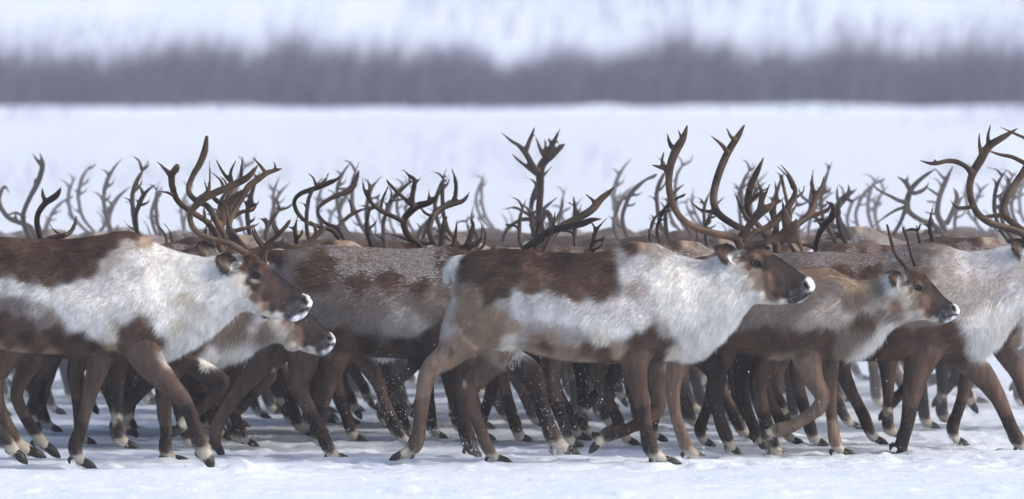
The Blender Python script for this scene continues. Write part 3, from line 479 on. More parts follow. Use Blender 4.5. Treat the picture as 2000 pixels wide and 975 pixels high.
MID = {
 'm1': lambda sd: ([([(1062,470,8),(1057,445,8),(1053,415,8),(1055,374,8.5),(1055,334,10),(1062,316,10),(1080,300,9),(1100,283,4),(1103,280,1.5)],.04,.2),([(1052,338,8),(1040,322,7),(1026,298,7),(1012,283,5),(1000,276,4),(975,255,1.5)],.2,.2),([(1026,298,6),(1035,272,5),(1047,242,1.5)],.2,.2),([(1050,340,7),(1035,330,5),(1012,312,3.5),(993,294,1.2)],.2,.2),([(1066,308,7),(1080,280,6),(1094,250,1.5)],.2,.2),([(1076,286,3),(1073,276,3),(1069,258,1)],.2,.2),([(1064,308,5),(1055,291,4.5),(1044,262,1.5)],.2,.2),([(1066,304,4),(1065,285,3.5),(1063,259,1.2)],.2,.2),([(1090,290,4),(1093,283,3),(1088,275,1)],.2,.2)]
   if sd < 0 else [([(1070,472,8),(1078,440,7),(1068,415,7),(1050,430,5),(1010,408,4),(980,411,1.5)],.04,.3),([(1075,440,6),(1090,425,5),(1098,405,4),(1100,385,1.5)],.1,.2),([(1066,465,6),(1040,432,6),(1015,432,5),(990,450,4.5),(980,475,4)],.1,.3)]),
 'm2': lambda sd: ([([(826,487,8),(810,472,8),(795,455,8),(789,431,8),(800,415,8.5),(815,402,9),(841,394,7),(853,383,5),(860,367,1.5)],.04,.25),([(812,404,8),(795,390,5),(775,372,4.5),(759,355,3.5),(758,346,1.2)],.25,.25),([(808,404,7),(806,385,6.5),(811,352,5.5),(800,342,4),(787,328,1.2)],.25,.25),([(812,356,4),(820,350,3),(825,342,1)],.25,.25),([(838,394,5),(839,380,3.5),(836,364,1.2)],.25,.25),([(789,432,7),(775,424,6),(757,416,6),(738,405,5.5),(724,390,5),(713,368,4),(709,344,1.2)],.25,.3),([(724,392,4),(724,370,3.5),(720,346,1.2)],.3,.3),([(746,408,4),(748,390,4),(757,370,3),(761,356,1.2)],.28,.28)]
   if sd < 0 else [([(855,488,7),(843,468,7),(838,448,7),(846,422,7),(862,408,7),(885,400,6.5),(905,393,5.5),(918,374,1.5)],.04,.3),([(882,402,6),(889,380,5.5),(889,355,5),(881,328,1.5)],.3,.3),([(846,424,5),(830,418,4),(815,400,3)],.25,.25),([(850,480,5),(800,470,5),(770,460,3),(740,455,1)],.05,.1)]),
 'm2b': lambda sd: ([([(848,490,7),(870,484,8),(900,484,8),(925,478,8),(941,467,4)],.04,.04,.5),([(862,482,7),(864,455,6.5),(868,432,5),(874,422,3)],.05,.05),([(886,482,6),(890,455,4.5),(893,426,1.5)],.05,.05),([(912,478,7),(922,450,6),(924,435,4),(914,420,1.2)],.05,.05),([(940,467,3),(941,446,3),(938,427,1)],.05,.05)] if sd < 0 else [([(915,492,5),(918,480,4),(917,468,3),(916,455,1)],.1,.1)]),
 'm3': lambda sd: ([([(665,470,6),(650,450,6),(625,442,5.5),(601,433,5.5),(583,415,5.5),(577,392,5.5),(590,377,6),(615,368,6.5),(645,356,6.5),(660,349,4),(671,338,1.5)],.04,.3),([(612,438,3),(595,430,2.5),(575,432,1)],.25,.25)]
   if sd < 0 else [([(672,470,6),(660,448,6),(635,437,5),(620,420,5),(622,405,5),(645,388,6),(670,378,7),(685,368,8),(694,350,6),(699,332,2)],.04,.28),([(655,448,5),(670,432,5),(690,417,5),(712,408,3),(722,398,1.2)],.1,.2),([(686,419,4),(684,400,4),(674,383,2)],.2,.2)]),
 'm4': lambda sd: ([([(1838,455,7),(1820,438,6.5),(1794,428,6),(1773,413,6.5),(1768,394,7.5),(1775,370,6.5),(1790,352,5.5),(1808,338,4),(1824,328,1.5)],.04,.3),([(1768,396,6),(1750,390,5),(1730,380,4),(1710,369,3.5),(1696,354,1.2)],.3,.3),([(1774,374,6),(1766,358,6),(1757,350,4),(1746,343,1.5)],.3,.3),([(1766,358,4),(1768,348,3),(1767,338,1)],.3,.3),([(1776,378,5),(1795,372,5),(1806,362,3),(1808,352,1)],.3,.3),([(1766,402,5),(1745,410,4),(1722,425,3),(1700,443,2)],.28,.2),([(1764,405,5),(1758,430,5),(1742,460,5)],.25,.1)]
   if sd < 0 else [([(1848,455,7),(1840,435,7),(1834,415,7),(1840,385,6),(1852,355,6),(1867,324,2)],.04,.28),([(1851,352,4),(1838,338,3),(1826,324,1.2)],.28,.28),([(1840,384,4),(1825,374,3.5),(1808,362,1.2)],.28,.28),([(1850,440,6),(1865,410,6),(1873,385,6),(1865,366,1.5)],.1,.2),([(1838,420,4),(1820,418,3),(1805,413,1)],.25,.25)]),
 'm5': lambda sd: ([([(1668,480,7),(1655,455,7),(1638,430,7),(1634,405,8),(1645,388,9),(1660,375,5),(1672,368,1.5)],.04,.2,.5),([(1638,400,6),(1632,380,4),(1634,358,1.2)],.2,.2),([(1650,385,5),(1660,392,4),(1673,384,1)],.2,.2),([(1648,385,4),(1655,370,4),(1652,354,1)],.2,.2)]
   if sd < 0 else [([(1676,480,7),(1640,445,6),(1610,440,6),(1590,415,6),(1588,385,6),(1592,352,2)],.04,.3),([(1590,400,4),(1570,385,4),(1560,362,1.2)],.25,.25)]),
 'f': lambda sd: ([([(1515,476,8),(1495,460,8),(1480,440,7),(1462,420,7.5),(1457,395,8),(1462,365,8),(1475,335,7),(1488,306,2)],.05,.33),([(1458,398,5),(1478,378,5),(1498,364,1.5)],.3,.3),([(1460,430,5),(1446,408,4.5),(1428,365,1.5)],.28,.28),([(1512,472,8),(1515,440,9),(1508,410,9),(1516,385,5),(1512,350,1.5)],.05,.1,.4)]
   if sd < 0 else [([(1522,476,8),(1545,455,8),(1562,438,8),(1584,420,8.5),(1596,390,8),(1609,368,6),(1614,343,1.5)],.05,.3,.6),([(1596,386,6),(1590,360,5),(1593,331,1.5)],.3,.3),([(1582,425,6),(1605,418,6),(1622,410,5),(1627,395,1.5)],.25,.25),([(1520,470,7),(1545,425,6),(1538,390,5),(1530,350,4),(1535,340,1.5)],.08,.2)]),
 'k': lambda sd: ([([(1617,530,7),(1603,510,7),(1591,488,7),(1595,460,7),(1607,438,8),(1622,420,8.5),(1622,400,6),(1608,391,2)],.05,.3,.6),([(1594,486,5),(1575,479,4),(1555,476,3)],.1,.1),([(1600,448,4),(1598,438,3),(1592,433,1)],.25,.25),([(1618,528,7),(1640,520,8),(1665,524,7),(1685,520,5),(1690,505,3),(1685,496,1)],.05,.05,.45),([(1660,524,5),(1668,510,4),(1652,492,1.2)],.05,.05)]
   if sd < 0 else [([(1625,530,6),(1590,525,6),(1565,505,6),(1550,485,5),(1540,460,3)],.05,.3)]),
}
MID['l1'] = lambda sd: ([([(62,470,7),(50,440,6.5),(49,417,6),(63,385,6),(79,356,6.5),(89,322,6),(84,298,1.5)],.05,.3),([(89,325,5),(78,312,4),(68,297,1.3)],.28,.28),([(74,362,4),(73,352,3),(73,343,1)],.25,.25),([(52,425,5),(35,415,4),(18,418,3),(6,405,1.2)],.1,.2)]
   if sd < 0 else [([(70,470,7),(58,445,6),(35,436,6),(10,425,6),(-8,395,6),(2,365,4),(12,378,1.5)],.05,.3),([(30,434,4),(26,420,3),(33,408,1.2)],.2,.2)])
MID['l2'] = lambda sd: ([([(80,470,7),(75,440,7),(78,417,7),(93,396,7.5),(115,381,7.5),(125,364,2)],.05,.25),([(95,395,6),(88,380,5),(87,364,1.5)],.2,.2)]
   if sd < 0 else [([(90,470,7),(130,458,6),(142,440,5),(146,420,1.5)],.05,.2),([(118,460,4),(100,448,3),(92,432,1.3)],.1,.15)])
def gen_antler(seed, sd):
    r = random.Random(seed*7+(0 if sd < 0 else 1)); base = (1446, 484); L = r.uniform(230, 340); ang = r.uniform(132, 166); turn = r.uniform(-118, -66); n = 9; P = [(base[0], base[1], 8)]; x, y = base
    for i in range(n):
        t = i/(n-1); a = math.radians(ang+turn*t+r.uniform(-7, 7)); x += math.cos(a)*L/n; y -= math.sin(a)*L/n; P.append((x, y, 6.4+1.4*math.sin(t*3)-max(0, t-.75)*20))
    out = [(P, .05, r.uniform(.25, .38))]; yo = .24
    for j in range(r.randint(3, 5)):
        k = r.randint(5, 8); a = math.radians(ang+turn*.7+r.choice((-1, 1, 1))*r.uniform(30, 60)); l = r.uniform(28, 60); q = P[k]
        out.append(([(q[0], q[1], 6), (q[0]+math.cos(a)*l*.5+3, q[1]-math.sin(a)*l*.5, 4.3), (q[0]+math.cos(a+.25)*l, q[1]-math.sin(a+.25)*l, 1.5)], yo, yo+.03))
    k = 3; q = P[k]; out.append(([(q[0], q[1], 5), (q[0]-18, q[1]-8, 4), (q[0]-32, q[1]-26, 1.5)], .16, .2))
    a = math.radians(r.uniform(35, 70)); l = r.uniform(50, 90); out.append(([(base[0]+2, base[1]-3, 7), (base[0]+math.cos(a)*l*.6, base[1]-math.sin(a)*l*.6, 6), (base[0]+math.cos(a+.4)*l, base[1]-math.sin(a+.4)*l, 4), (base[0]+math.cos(a+.7)*l*1.3, base[1]-math.sin(a+.7)*l*1.3, 1.5)], .05, .12))
    if sd < 0 or r.random() < .3: out.append(([(base[0]+2, base[1]-2, 6), (base[0]+40, base[1]-10, 8), (base[0]+62, base[1]-18, 9), (base[0]+72, base[1]-38, 1.5)], .03, .02, .35))
    return out
# ---- other walking phases in the template frame
P1 = [dict(y=-.125, p=[(945,590,58),(955,650,48),(952,700,32),(942,745,20),(958,790,15),(978,840,14),(988,870,14.5),(998,888,12)], h=(1032,906)),
 dict(y=.12, p=[(925,610,50),(900,670,38),(862,714,23),(835,755,17),(815,800,14),(798,845,15),(800,873,12)], h=(818,903)),
 dict(y=-.12, p=[(1262,590,44),(1272,650,44),(1298,705,32),(1332,752,20),(1350,800,15),(1362,840,14),(1370,868,15.5),(1382,889,13)], h=(1418,906)),
 dict(y=.11, p=[(1255,650,38),(1238,705,26),(1222,755,18),(1206,810,14),(1193,850,15),(1192,878,13)], h=(1220,906))]
P2 = [dict(y=-.125, p=[(945,590,58),(932,650,48),(915,702,32),(896,744,20),(900,790,15),(905,840,14),(908,872,14.5),(912,890,12)], h=(945,906)),
 dict(y=.12, p=[(960,630,46),(985,695,32),(976,742,19),(985,790,14.5),(1005,825,14),(1012,845,12)], h=(1030,874)),
 dict(y=-.12, p=[(1262,590,44),(1256,650,44),(1250,708,31),(1250,760,19),(1251,810,14.5),(1250,850,14),(1250,875,15),(1258,890,13)], h=(1293,906)),
 dict(y=.11, p=[(1275,650,38),(1298,708,25),(1328,745,18.5),(1323,764,17),(1290,798,13.5),(1264,826,14),(1252,840,12)], h=(1232,868))]
P3 = [dict(y=-.125, p=[(945,590,58),(918,655,46),(885,704,28),(862,745,19),(868,790,14.5),(880,835,14),(890,868,14.5),(897,890,12)], h=(930,906)),
 dict(y=.12, p=[(960,630,46),(972,695,32),(958,740,20),(975,790,15),(1000,838,14),(1012,868,14),(1020,888,12)], h=(1056,906)),
 dict(y=-.12, p=[(1262,590,44),(1250,650,42),(1232,702,30),(1218,750,20),(1205,800,15),(1192,840,14),(1184,866,15),(1188,888,12)], h=(1220,906)),
 dict(y=.11, p=[(1275,650,38),(1295,708,26),(1322,755,18),(1340,805,14),(1358,842,14),(1370,868,14),(1382,888,12)], h=(1418,904))]
def bend(spec, ang):
    d = dict(spec)
    def f(u, v):
        t = min(1, max(0, (u-1290)/150)); t = t*t*(3-2*t); a = math.radians(ang)*t; x, y = u-1300, v-570
        return (1300+x*math.cos(a)-y*math.sin(a), 570+x*math.sin(a)+y*math.cos(a)) if u > 1290 else (u, v)
    d['st'] = [(*f(s_[0], s_[1]), *f(s_[2], s_[3]), s_[4]) for s_ in spec['st']]; d['ctrl'] = [(*f(c[0], c[1]), *c[2:]) if c[1] < 720 else c for c in spec['ctrl']]
    d['ear'] = (f(*spec['ear'][0]), f(*spec['ear'][1]), spec['ear'][2]); d['eye'] = (*f(*spec['eye'][:2]), spec['eye'][2]); d['jaw'] = f(*spec['jaw']); d['bumps'] = [(*f(b[0], b[1]), *b[2:]) for b in spec['bumps']]
    d['spots'] = [(*f(p[0], p[1]), p[2], p[3], p[4]+ang, *p[5:]) for p in spec['spots'] if p[0] > 1290]; d['poll'] = f(1446, 486); return d
GREYC = {'white': 'lgrey', 'flank': 'grey', 'cream': 'tan', 'lgrey': 'grey', 'dbrown': 'brown', 'rbrown': 'brown', 'belly': 'grey'}
DARKC = {'white': 'grey', 'flank': 'grey', 'cream': 'brown', 'lgrey': 'brown', 'tan': 'brown', 'belly': 'brown', 'ltan': 'brown', 'brown': 'dbrown'}
def recoat(ctrl, mp, keep=lambda c: c[0] > 1436 or c[2] in ('mane', 'rump')):
    return [c if keep(c) else (c[0], c[1], mp.get(c[2], c[2]), *c[3:]) for c in ctrl]
def template(legs, ang, mp=None, snow=False, keys=None):
    d = dict(E); body = BODY_E+FACE_E
    if mp: body = recoat(body, mp)
    if snow: body = body+[(x, 490+((x//50) % 2)*14, 'snow') for x in range(980, 1260, 45)]
    d['legs'] = legs; d['ctrl'] = body+legctrl(legs, keys); d['spots'] = [p for p in E['spots'] if p[0] > 1290]
    return bend(d, ang)

# ------------------------------------------------------------------ setting: snow plain, hill, thicket
def gz(x, y):
    t = np.clip((y-62)/190, 0, 1); t = t*t*(3-2*t); z = 1.56*t
    h = np.clip((y-300)/600, 0, None); z = z+h*24+h*h*6
    P = np.column_stack([x, y, 0*x])
    fade = np.clip((y-30)/8, 0, 1)
    z = z+(fbm(P*(.35, .55, 1), 3)-.5)*.10*np.where(y < 55, .55, 1)*(1+np.clip((y-60)/60, 0, 5))
    z = z+(fbm(P*(1.6, 5, 1)+40, 3)-.5)*.035+(np.clip(fbm(P*(4, 8, 1)+90, 3)-.64, 0, 1))*.07*(y < 55)
    near = np.clip((39.0-y)/1.2, 0, 1); z = z+near*.03*fbm(P*(1.2, 2, 1)+7, 2)
    inherd = np.clip((y-38.6)/.5, 0, 1)*np.clip((54-y)/3, 0, 1); z = z*(1-inherd*.45)-inherd*.004
    tr = np.clip((y-39)/.4, 0, 1)*np.clip((53-y)/3, 0, 1); z = z-tr*.035*np.clip(fbm(P*(6, 5, 1)+33, 2)-.52, 0, 1)*6*.5+tr*.05*np.clip(fbm(P*(13, 11, 1)+71, 2)-.62, 0, 1)
    # wind-cut lump of crusted snow in front of the first bull
    z = z+.055*np.exp(-(((x+1.30)/.07)**2+((y-38.35)/.16)**2))*(.35+1.5*np.clip(fbm(P*(30, 16, 1)+3, 3)-.2, 0, 1))+.03*np.exp(-(((x+1.15)/.12)**2+((y-38.3)/.2)**2))*fbm(P*(20, 12, 1), 2)+.035*np.exp(-(((x+1.55)/.5)**2+((y-38.2)/.25)**2))
    return z
def grid(xs, ys):
    X_, Y_ = np.meshgrid(xs, ys); x = X_.ravel(); y = Y_.ravel(); V = np.column_stack([x, y, gz(x, y)]); nx, ny = len(xs), len(ys)
    i = (np.arange(ny-1)[:, None]*nx+np.arange(nx-1)).ravel(); return V, np.column_stack([i, i+1, i+nx+1, i+nx])
def axis(pts):
    out = []
    for a, b, n in pts: out.append(np.linspace(a, b, n, endpoint=False))
    return np.concatenate(out+[[pts[-1][1]]])
V, Fc = grid(axis([(-900, -60, 24), (-60, -8, 50), (-8, -3.2, 70), (-3.2, 3.2, 300), (3.2, 8, 70), (8, 60, 50), (60, 900, 24)]), axis([(-60, 20, 16), (20, 35, 40), (35, 42, 190), (42, 56, 150), (56, 120, 90), (120, 320, 60), (320, 1500, 50)]))
g = link('snow_ground', mesh_np('snow_ground', V, Fc), M_SNOW); tag(g, kind='structure')

def thicket(name, n, y0, y1, hgt, xr, w0, w1, lean, mat, mask=None, seed=1):
    r = np.random.default_rng(seed); x = r.uniform(-xr, xr, n); y = r.uniform(y0, y1, n)
    if mask is not None: k = r.random(n) < mask(x, y); x, y = x[k], y[k]
    n = len(x); z = gz(x, y); px = 1000+x*F/y
    top = np.interp(px, OUT[:, 0], OUT[:, 1])*.65+92*.35 if hgt is None else None
    H = (206-top)/62.*(y/250)*r.beta(3.0, 1.5, n)*1.3*(1+.7*(fbm(np.column_stack([x*1.1, y*.2, 0*x])+60, 2)-.5)) if hgt is None else r.uniform(*hgt, n)
    if hgt is None: H = H*np.where(r.random(n) < .10*np.clip(4*(fbm(np.column_stack([x*.9, 0*x, 0*x])+5, 2)-.4), 0, 2), 1.45, 1)
    b = np.column_stack([x, y, z-.05]); V_ = []
    for k in range(3):     # trunk twig and two side twigs
        s0 = r.uniform(0, .55, n) if k else np.zeros(n); l = H*(1-s0*.6) if not k else H*r.uniform(.25, .5, n)
        ang = r.normal(lean, .16+.25*(k > 0), n); ay = r.normal(0, .2, n); st = b+np.column_stack([H*s0*lean, 0*s0, H*s0])
        tp = st+np.column_stack([np.sin(ang)*l, np.sin(ay)*l, np.cos(ang)*l]); wd = r.uniform(w0, w1, n)*(1 if not k else .6); th = r.uniform(0, np.pi, n)
        dv = np.column_stack([np.cos(th), np.sin(th), 0*th])*wd[:, None]; V_.append(np.stack([st-dv, st+dv, tp], 1).reshape(-1, 3))
    o = link(name, tris_np(name, np.concatenate(V_)), mat); tag(o, kind='stuff'); return o
OUT = np.array([(-400,110),(0,108),(60,100),(130,102),(200,118),(250,106),(300,92),(350,70),(400,72),(440,95),(480,108),(520,60),(560,62),(620,85),(680,108),(720,95),(760,78),(820,74),(880,86),(920,106),(960,135),(990,150),(1020,120),(1060,82),(1100,88),(1150,105),(1200,92),(1245,62),(1290,48),(1330,62),(1390,66),(1430,115),(1470,92),(1510,84),(1560,112),(1610,96),(1660,76),(1700,92),(1780,108),(1830,98),(1900,84),(1950,92),(2000,106),(2400,110)], float)
tk = thicket('willow_thicket', 34000, 240, 262, None, 34, .012, .03, .22, M_TWIG, seed=3); tk['label'] = 'long bare grey-brown willow thicket across the far side of the snow plain'
hs = lambda x, y: np.clip((fbm(np.column_stack([x*.05, y*.012, 0*x])+4, 3)-.47)*5, 0, 1)
hl = thicket('hillside_scrub', 26000, 330, 620, (.7, 1.9), 75, .01, .03, .15, M_TWIG, hs, seed=4); hl['label'] = 'scattered pale bare scrub on the snowy hillside above the thicket'

pt = thicket('plain_tufts', 16000, 110, 236, (.25, .7), 30, .012, .022, .1, M_TWIG, lambda x, y: np.clip((fbm(np.column_stack([x*.25, y*.06, 0*x])+9, 2)-.52)*3, 0, 1), seed=8); pt['label'] = 'a few thin twigs poking from the snow plain behind the herd'
# ------------------------------------------------------------------ the near animals
def hero(spec, Y, label, ants=(), **kw):
    s = F/Y; gy = HY+CH*s; spec = dict(spec); spec['s'] = s; spec['gy'] = gy
    parts = build_caribou(spec, **kw)
    A = [(antler_mesh(a, spec['fx'], gy, s, sd_), m) for a, sd_, m in ants]
    return place(parts, ((spec['fx']-1000)/s, Y, 0), label, antlers=A)
two = lambda f, m: [(f(-1), -1, m), (f(1), 1, m)]
hero(E, 39.95, 'caribou in full profile at the centre front with snowy nose and tall antlers', two(anE, M_ANT), voxel=.0065, nhair=150000)
hero(A_, 39.2, 'white-necked brown-backed bull caribou nearest the left edge, dark face with icicle on its snowy muzzle', two(anA, M_ANT), voxel=.0065, nhair=140000)
hero(C_, 40.15, 'brown caribou walking with its head low under the chin of the white-necked bull at left', two(anC, M_ANTD), nhair=80000)
hero(D_, 40.75, 'grey-brown caribou with snow crusted along its back, its head hidden behind the central caribou', two(anD, M_ANTD), nhair=110000)
hero(G_, 40.85, 'young grey-brown caribou with two thin spike antlers, before the pale-necked bull', two(anG, M_ANTD), voxel=.007, nhair=110000)
hero(H_, 41.35, 'pale-necked bull caribou with snowy back whose face leaves the picture at the right edge', two(anH, M_ANT), nhair=110000)
# ice hanging from a muzzle
# ------------------------------------------------------------------ the rest of the herd, from shared bodies
TPL = {}
def tpl(key, *a, **kw):
    sp = template(*a, **kw); sp['s'] = 388; sp['gy'] = 905; TPL[key] = (build_caribou(sp, voxel=.013, nhair=26000, hw=.0045, full=False), sp['poll'])
tpl('brown0', E['legs'], 4, DARKC); tpl('grey1', P1, 14, GREYC, snow=True); tpl('dark2', P2, 8, DARKC, keys=[('dleg', 'dleg', 'foot')]*4); tpl('grey3', P3, 20, GREYC); tpl('pale1', P1, 0, None)
tpl('low4', P3, 32, GREYC); tpl('low5', P2, 28, DARKC); tpl('snow0', P3, 2, GREYC, snow=True); tpl('brown2', P2, 18, {'white': 'lgrey', 'flank': 'grey', 'cream': 'tan'})
GA = {}
MID['b'] = anB
def herd(tk_, Y, wx, size, label, tint=(1, 1, 1), ant=None, traced=None, mat=M_ANTD, dz=0, poll_at=None, asz=.7):
    """wx: photo column of the withers, or poll_at: photo column of the antler bases"""
    parts, poll = TPL[tk_]; s = F/Y
    if poll_at is not None: wx = poll_at-(poll[0]-1265)/388*size*s
    x0 = (wx-1000)/s-(1265-1100)/388*size
    root = place(parts, (x0, Y, dz), label, tint=tint); root.scale = (size,)*3
    if traced:
        gy = HY+CH*s-dz*s; fx = 1000+x0*s; pu = fx+(poll[0]-1100)/388*size*s; pv = gy-(905-poll[1])/388*size*s+6
        for sd_ in (-1, 1):   # traced in photo columns, brought into this animal's own frame
            br = MID[traced](sd_); b0 = br[0][0][0]; br = br+[([(pu+(0 if sd_ < 0 else 6), pv, 9), ((pu+b0[0])/2, (pv+b0[1])/2, 8), b0, br[0][0][1]], .04, .05)]
            me = antler_mesh(br, fx, gy, s, sd_, .0075)
            v = np.empty(len(me.vertices)*3, np.float32); me.vertices.foreach_get('co', v); me.vertices.foreach_set('co', v/size); me.update(); link('antler', me, mat, root)
    elif ant is not None:
        for sd_ in (-1, 1):
            if (ant, sd_) not in GA: GA[(ant, sd_)] = antler_mesh(gen_antler(ant, sd_), 1446, 484, 388, sd_, .009)
            o = link('antler', GA[(ant, sd_)], mat, root); o.scale = (asz,)*3; o.location = ((poll[0]-1100)/388, 0, (905-poll[1])/388)
    return root
herd('dark2', 41.7, 245, 1.02, 'dark brown bull standing just behind the white-necked bull at left, its antlers mingled with his', traced='b', mat=M_ANT)
herd('snow0', 42.5, 1347, .965, 'caribou with a snow-covered back directly behind the central caribou', traced='f', mat=M_ANT)
herd('grey3', 41.9, None, .93, 'grey caribou with lowered head between the central caribou and the young spike-antlered one', traced='k', poll_at=1617)
herd('pale1', 42.7, None, .965, 'caribou with many-tined antlers rising over the snowy back of the grey-brown one', traced='m2', poll_at=835, tint=(.8, .72, .68))
herd('grey1', 43.3, None, .98, 'caribou with two long backward-looping antlers above the left end of the snowy-backed caribou', traced='m3', poll_at=662)
herd('grey3', 41.75, None, .90, 'low-headed caribou whose comb of short dark tines shows above the central caribou rump', traced='m2b', poll_at=860, tint=(.8, .8, .85))
herd('grey3', 44.6, None, .97, 'caribou with the tallest lone upright forked antler above the back of the central caribou', traced='m1', poll_at=1062)
herd('snow0', 46.2, None, .98, 'caribou with a wide many-branched antler showing above the back of the right-hand bull', traced='m4', poll_at=1842)
herd('brown0', 45.6, None, .97, 'caribou with a broad palmed antler between the central antler tangle and the two thin spikes', traced='m5', poll_at=1670)
r_ = random.Random(5)
REAR = [('dark2', 42.4, 60, .95), ('brown2', 42.2, 470, .92), ('snow0', 42.0, 1935, .99), ('low4', 42.6, 1010, .93), ('low5', 43.0, 1745, .91), ('dark2', 42.9, 1150, .92),
 ('grey1', 44.3, 140, .96), ('low5', 44.1, 395, .96), ('dark2', 44.4, 760, .93), ('low5', 44.9, 930, .95), ('grey3', 44.2, 1250, .93), ('dark2', 44.8, 1850, .95), ('brown2', 44.2, 2120, .98),
 ('brown2', 46.3, -10, .95), ('grey3', 46.0, 300, .94), ('grey1', 46.6, 590, .95), ('grey3', 46.2, 830, .94), ('grey3', 46.8, 1090, .95), ('brown0', 46.1, 1340, .96), ('grey1', 46.9, 1520, .93), ('brown2', 47.2, 2000, .96),
 ('grey3', 48.6, 110, .93), ('grey3', 48.9, 420, .93), ('brown0', 48.4, 690, .92), ('low5', 49.0, 960, .93), ('dark2', 48.6, 1210, .94), ('low4', 49.2, 1460, .93), ('brown2', 48.8, 1740, .92), ('grey3', 49.3, 2060, .93),
 ('low5', 51.0, -20, .9), ('grey3', 51.3, 250, .9), ('brown2', 51.0, 540, .9), ('brown0', 51.4, 850, .9), ('grey3', 51.0, 1110, .91), ('dark2', 51.5, 1370, .9), ('brown2', 51.2, 1620, .9), ('brown0', 51.6, 1890, .9),
 ('low4', 43.6, 300, .93), ('brown2', 43.8, 620, .92), ('low5', 43.5, 905, .92), ('grey3', 43.9, 1560, .92), ('low4', 45.4, 700, .92), ('dark2', 45.3, 1180, .93), ('brown2', 45.2, 1420, .93), ('grey3', 47.8, 200, .93), ('dark2', 47.7, 560, .93), ('grey1', 47.6, 1330, .93), ('brown0', 47.9, 1880, .93),
 ('pale1', 50.2, 60, .9), ('grey1', 50.1, 360, .9), ('dark2', 50.3, 650, .9), ('grey1', 50.2, 1000, .9), ('brown0', 50.4, 1280, .9), ('grey1', 50.1, 1560, .9), ('pale1', 50.3, 1800, .9)]
LBL = ["dark caribou with one forked antler standing sharp over the left bull's dark back",
 "brown caribou behind the head-low animal, tines showing over the snowy back's left end",
 "snow-backed caribou glimpsed behind the spikes, legs under the pale-necked bull at right",
 "dark brown caribou behind the centre, legs left of the central animal's hind hock",
 "caribou with short tines below the wide branched antler, legs between young animal and right bull",
 "dark caribou behind the central animal's belly, low tines left of its tall antlers",
 "greyish caribou of the third row, slim antlers left of the front-left tangle",
 "brown third-row caribou, antler tips just right of the front-left bull's tangle",
 "dark third-row caribou with antlers beside the comb of short tines above the central rump",
 "third-row caribou with tines right beside the stem of the tallest lone antler",
 "grey third-row caribou with low tines right of the base of the central tall antlers",
 "dark third-row caribou with antlers behind the face of the pale-necked bull at right",
 "brown caribou whose rump and legs alone show under the right-hand bull",
 "caribou with a tall thin blurred antler rising over the back at the left edge",
 "fourth-row caribou whose tine tips show inside the right side of the left tangle",
 "grey fourth-row caribou, antlers between the two backward loops and the many-tined pair",
 "dark fourth-row caribou with low tines midway between the tine comb and the tall lone antler",
 "fourth-row caribou with antlers left of the tall central antlers, above the snowy withers",
 "brown fourth-row caribou whose antlers rise between the central animal's tallest beam and the thick tangle",
 "fourth-row caribou with a few blurred tines beside the broad palmed antler",
 "far-right fourth-row caribou with only a blurred brown back and legs showing",
 "dark fifth-row caribou with blurred antlers above the left bull's withers",
 "fifth-row caribou with blurred antlers left of the two backward-looping antlers",
 "fifth-row caribou with blurred tines under the many-tined antlers",
 "fifth-row caribou with a blurred back left of the tall lone antler, antlers barely visible",
 "dark fifth-row caribou with blurred antlers framed by the central animal's two tall beams",
 "fifth-row caribou with a blurred antler left of the broad palmed one, nearly hidden",
 "fifth-row caribou with blurred antlers between the wide branched antler and the right bull's",
 "fifth-row caribou at far right showing only a sliver of blurred back",
 "farthest caribou at left, only faint antler tips over the left bull's back",
 "farthest-row caribou whose blurred back fills the gap left of the front-left tangle",
 "farthest-row caribou with faint antlers crossed by the two backward loops",
 "farthest-row caribou with faint antlers left of the tall lone antler, over the central rump",
 "farthest-row caribou with faint antlers right of the dark antlers over the central back",
 "farthest-row caribou with faint tines behind the central tangle of antlers",
 "farthest-row caribou with faint antlers rising above the young animal's two spikes",
 "farthest-row caribou at right edge with faint antlers behind the right bull's",
"low-headed caribou whose legs fill the gap between the left bull's two forelegs",
 "caribou with low spreading tines between the two backward loops and the many-tined pair",
 "dark low-headed caribou with tines at the foot of the tallest lone antler",
 "grey caribou with tines at the foot of the palmed antler, beside the young animal's spikes",
 "low-headed caribou with tines crossing the stems of the many-tined antlers",
 "dark caribou with antlers inside the curve of the central animal's tallest beam",
 "brown caribou with an antler at the right side of the thick central tangle",
 "grey caribou with blurred antlers at the left foot of the front-left tangle",
 "dark caribou with blurred low antlers right beside the stems of the two backward loops",
 "greyish caribou hidden by the central bull, only blurred legs under his belly",
 "brown caribou with blurred antlers framed by the right bull's antlers at the picture edge",
 "pale far caribou with blurred antlers above the middle of the left bull's back",
 "far grey caribou with faint tines between the front-left tangle and the two backward loops",
 "far dark caribou with faint antlers behind the left branch of the many-tined pair",
 "far grey caribou with faint antlers just right of the tallest lone antler's crown",
 "far brown caribou with faint antlers left of the central animal's second tall beam",
 "far grey caribou with faint antlers directly right of the broad palmed antler",
 "far pale caribou with faint antlers just left of the right bull's curved beam"]
for i, (k_, Y_, wx_, sz_) in enumerate(REAR):
    t_ = r_.uniform(.75, 1.1); herd(k_, Y_, wx_, sz_, LBL[i], tint=(t_, t_*r_.uniform(.96, 1.03), t_*r_.uniform(.95, 1.08)), ant=i % 12+1, **({'traced': {0: 'l2', 13: 'l1'}[i], 'poll_at': {0: 84, 13: 66}[i]} if i in (0, 13) else {}), asz=r_.uniform(.62, .92))
#@@MORE@@

